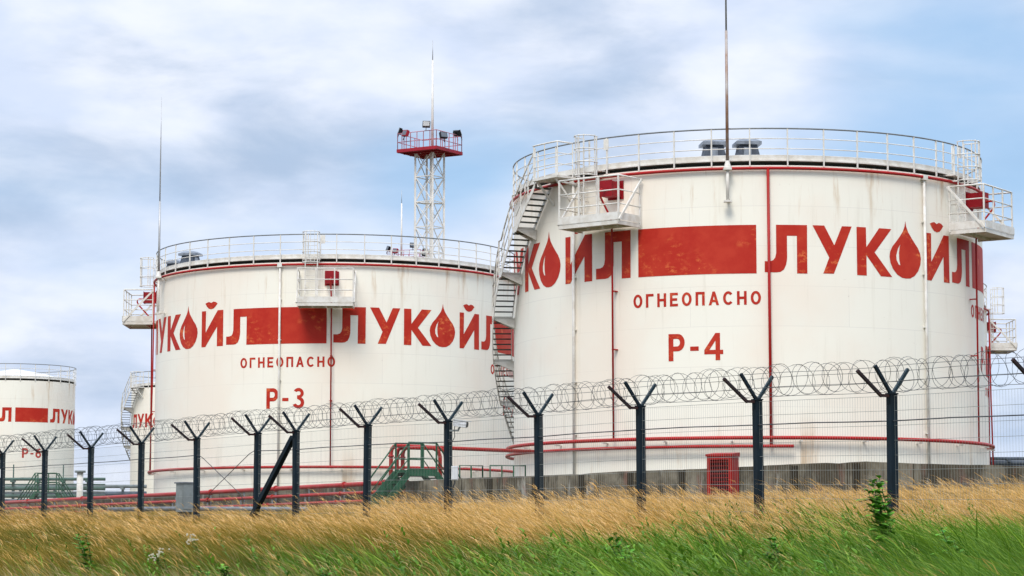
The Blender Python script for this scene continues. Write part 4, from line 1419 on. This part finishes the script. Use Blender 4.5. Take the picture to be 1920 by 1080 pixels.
# olive understorey everywhere
P = scatter(190000, 4, 24, 70)
n = len(P)
gz = ground_z(P[:, 0], P[:, 1])
G, O = zones(P[:, 0], P[:, 1], P[:, 2])
hh = (0.26 + 0.34 * rng.random(n)) * (1 + .5 * (smooth_noise(P[:, 0], P[:, 1], 1.1, 31) - .5)) * (1 - .25 * G)
tn = smooth_noise(P[:, 0] + 20, P[:, 1] * .5, 2.2, 51)
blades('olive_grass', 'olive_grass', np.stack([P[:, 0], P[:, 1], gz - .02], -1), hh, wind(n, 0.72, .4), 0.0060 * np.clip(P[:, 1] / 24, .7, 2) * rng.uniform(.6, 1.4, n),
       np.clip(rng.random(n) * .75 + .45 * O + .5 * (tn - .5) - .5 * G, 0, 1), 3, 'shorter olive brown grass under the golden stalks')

# lush green blades
P = scatter(190000, 4, 23, 62)
G, O = zones(P[:, 0], P[:, 1], P[:, 2])
px = P[:, 0] / P[:, 1]
P = P[rng.random(len(P)) < G * np.clip(0.80 + 2.0 * px, 0.55, 1.0)]; n = len(P)
gz = ground_z(P[:, 0], P[:, 1])
px = P[:, 0] / P[:, 1]
cl_ = smooth_noise(P[:, 0] + 3, P[:, 1] * .7 + 77, 0.8, 41)
c2_ = smooth_noise(P[:, 0] + 31, P[:, 1] * .7 + 7, 0.28, 43)
hh = (0.30 + 0.42 * rng.random(n) ** 1.6 + 0.55 * (cl_ - .5) + 0.22 * (c2_ - .5)) * np.clip(0.92 + 1.4 * px, .66, 1.2)
hh = np.clip(hh, .12, 1.0)
reed = (rng.random(n) < .012) & (P[:, 1] > 17)
hh = np.where(reed, np.minimum(hh * 1.2 + .12, .85), hh)
gw = wind(n, 0.80, .6) * rng.uniform(.5, 1.25, n)[:, None]
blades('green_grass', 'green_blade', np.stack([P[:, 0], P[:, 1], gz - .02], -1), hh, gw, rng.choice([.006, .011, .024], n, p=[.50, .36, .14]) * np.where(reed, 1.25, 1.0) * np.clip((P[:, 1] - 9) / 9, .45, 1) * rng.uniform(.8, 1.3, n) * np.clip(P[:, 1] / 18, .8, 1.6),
       np.clip(np.where(rng.random(n) < .16, rng.uniform(.6, 1.2, n), rng.uniform(-.05, .30, n)) + .6 * (cl_ - .5) + .5 * (c2_ - .5), 0, 1), 5, 'lush green long-bladed grass in the lower right foreground', droop=.14, yaw=rng.uniform(-1.3, 1.3, n))  # the few pale tints paint glints among the darker blades

# broad-leaved ground cover tangled in the grass: patches of upright leafy shoots
NS = 520
P = scatter(40000, 5, 21, 48)
G, O = zones(P[:, 0], P[:, 1], P[:, 2])
pp = smooth_noise(P[:, 0] + 60, P[:, 1] * .6 + 33, 1.5, 61)
ok = (pp > .64) & (G > .25) & (rng.random(len(P)) < np.clip(.35 + 2.5 * P[:, 0] / P[:, 1], .12, 1))
P = P[ok][:NS]; ns = len(P)
sh = rng.uniform(.30, .72, ns) * (0.7 + .6 * smooth_noise(P[:, 0], P[:, 1], .7, 62))
sl = wind(ns, .35, .5)
k_ = 22
ii = np.repeat(np.arange(ns), k_)
tq = np.tile(np.linspace(.15, 1, k_), ns)
gz = ground_z(P[:, 0], P[:, 1])
b3 = np.stack([P[ii, 0] + sl[ii, 0] * sh[ii] * tq ** 1.6, P[ii, 1] + sl[ii, 1] * sh[ii] * tq ** 1.6, gz[ii] + sh[ii] * tq], -1)
m_ = len(ii)
an = rng.uniform(0, 6.283, m_)
L3 = rng.uniform(.05, .13, m_) * (1.2 - .5 * tq)
blades('leafy_weeds', 'leafy_green', b3, L3 * .62, np.stack([np.cos(an) * 1.2 - .5, np.sin(an) * 1.2], -1), L3 * .27, np.clip(rng.random(m_) * .7 + .5 * tq - .1 + .5 * (rng.random(ns)[ii] - .5), 0, 1), 3,
       'patches of broad-leaved green weeds tangled in the foreground grass', shape='plume', along0=.5, yaw=an + 1.57)

# short straw in the near left corner and scattered through the green
P = scatter(90000, 3.2, 16, 34)
px = P[:, 0] / P[:, 1]
near = np.clip((10.3 - P[:, 2]) / 1.6, 0, 1) * np.clip((-px + .02) / .1, 0, 1)
P = P[rng.random(len(P)) < np.clip(near + .07, 0, 1)]; n = len(P)
gz = ground_z(P[:, 0], P[:, 1])
hh = 0.30 + 0.30 * rng.random(n)
blades('straw_grass', 'straw_blade', np.stack([P[:, 0], P[:, 1], gz - .02], -1), hh, wind(n, .55, .6), rng.uniform(.004, .009, n), rng.random(n), 4, 'pale straw grass at the lower left edge')


# ------------------------------------------------------------------ weeds
def weed(px, Y, h, nst, label, leaf=0.09, bloom=False, lean=0.25):
    x = (px - 960) / 4591.7 * Y
    z = float(ground_z(x, Y))
    t = empty('weed_plant', (x, Y, z)); tag(t, label, 'weed', 'leafy weeds in the grass')
    st = MB(); lf = MB(); bl = MB()
    for k in range(nst):
        a = random.uniform(0, 6.28); sp = random.uniform(.03, .16) * h
        hk = h * random.uniform(.72, 1.0)
        pts = [Vector((math.cos(a) * sp * q - lean * hk * q * q, math.sin(a) * sp * q, hk * q)) for q in (0, .25, .5, .75, 1)]
        st.tube(pts, [.009, .008, .007, .005, .003], 5)
        nl = int(22 + 26 * hk)
        for i in range(nl):
            q = .12 + .88 * i / nl
            p = pts[0].lerp(pts[-1], q); p.x = math.cos(a) * sp * q - lean * hk * q * q
            an = i * 2.4 + random.uniform(-.4, .4)
            d = Vector((math.cos(an), math.sin(an), random.uniform(.1, .8))).normalized()
            d.x -= .35
            L = 1.5 * leaf * random.uniform(.7, 1.3) * (1.25 - .6 * q); w = L * .42
            s_ = d.cross(up3).normalized()
            tipdrop = Vector((0, 0, -.25 * L))
            lf.add([p, p + d * L * .35 + s_ * w * .5, p + d * L * .7 + s_ * w * .42 + tipdrop * .4, p + d * L + tipdrop, p + d * L * .7 - s_ * w * .42 + tipdrop * .4, p + d * L * .35 - s_ * w * .5],
                   [(0, 1, 2, 5), (5, 2, 4), (2, 3, 4)] if False else [(0, 1, 5), (1, 2, 4, 5), (2, 3, 4)], True)
        if bloom:
            for _ in range(9):
                c_ = pts[-1] + Vector((random.gauss(0, .04), random.gauss(0, .04), random.gauss(0, .02)))
                bl.box(c_, (.02, .02, .016))
    st.build('stem', 'weed_stem', t); lf.build('leaves', 'weed_leaf', t)
    if bloom: bl.build('flower_head', 'weed_bloom', t)


weed(1672, 24, 1.10, 7, 'tallest leafy weed, in front of the rightmost full fence post', .125, lean=.16)
weed(1465, 21, .66, 5, 'slim dark leafy weed standing right of the red cabinet', .10, lean=.16)
weed(1190, 20, .78, 6, 'dark green bushy weed right of the photo centre, below the concrete wall', .09)
weed(1245, 19, .55, 3, 'small leafy weed close right of a bushier one, below the concrete wall', .08)
weed(1100, 18, .50, 3, 'leafy weed under the fence post left of the tank P-4 number', .08)
weed(400, 24, .48, 5, 'dark low leafy weed at lower left, below the grey cabinet', .08)
weed(445, 23, .56, 5, 'brighter upright weed at lower left, just right of a darker low one', .08)
weed(640, 21, .52, 5, 'green leafy weed under the second post right of the leaning brace', .08)
weed(175, 30, .75, 4, 'fresh green weed rising into golden grass at far left', .09)
weed(60, 24, .45, 4, 'leafy weed at the far left edge of the grass', .08)
weed(385, 33, .60, 3, 'pale flowering weed in the golden grass below the grey cabinet', .06, True)
weed(320, 30, .55, 3, 'small pale flowering weed left of the grey cabinet', .06, True)
weed(1560, 17, .55, 3, 'leafy weed in lush grass between the two rightmost full fence posts', .09)
weed(1800, 20, .72, 3, 'leafy weed in the lush grass near the right edge', .11)
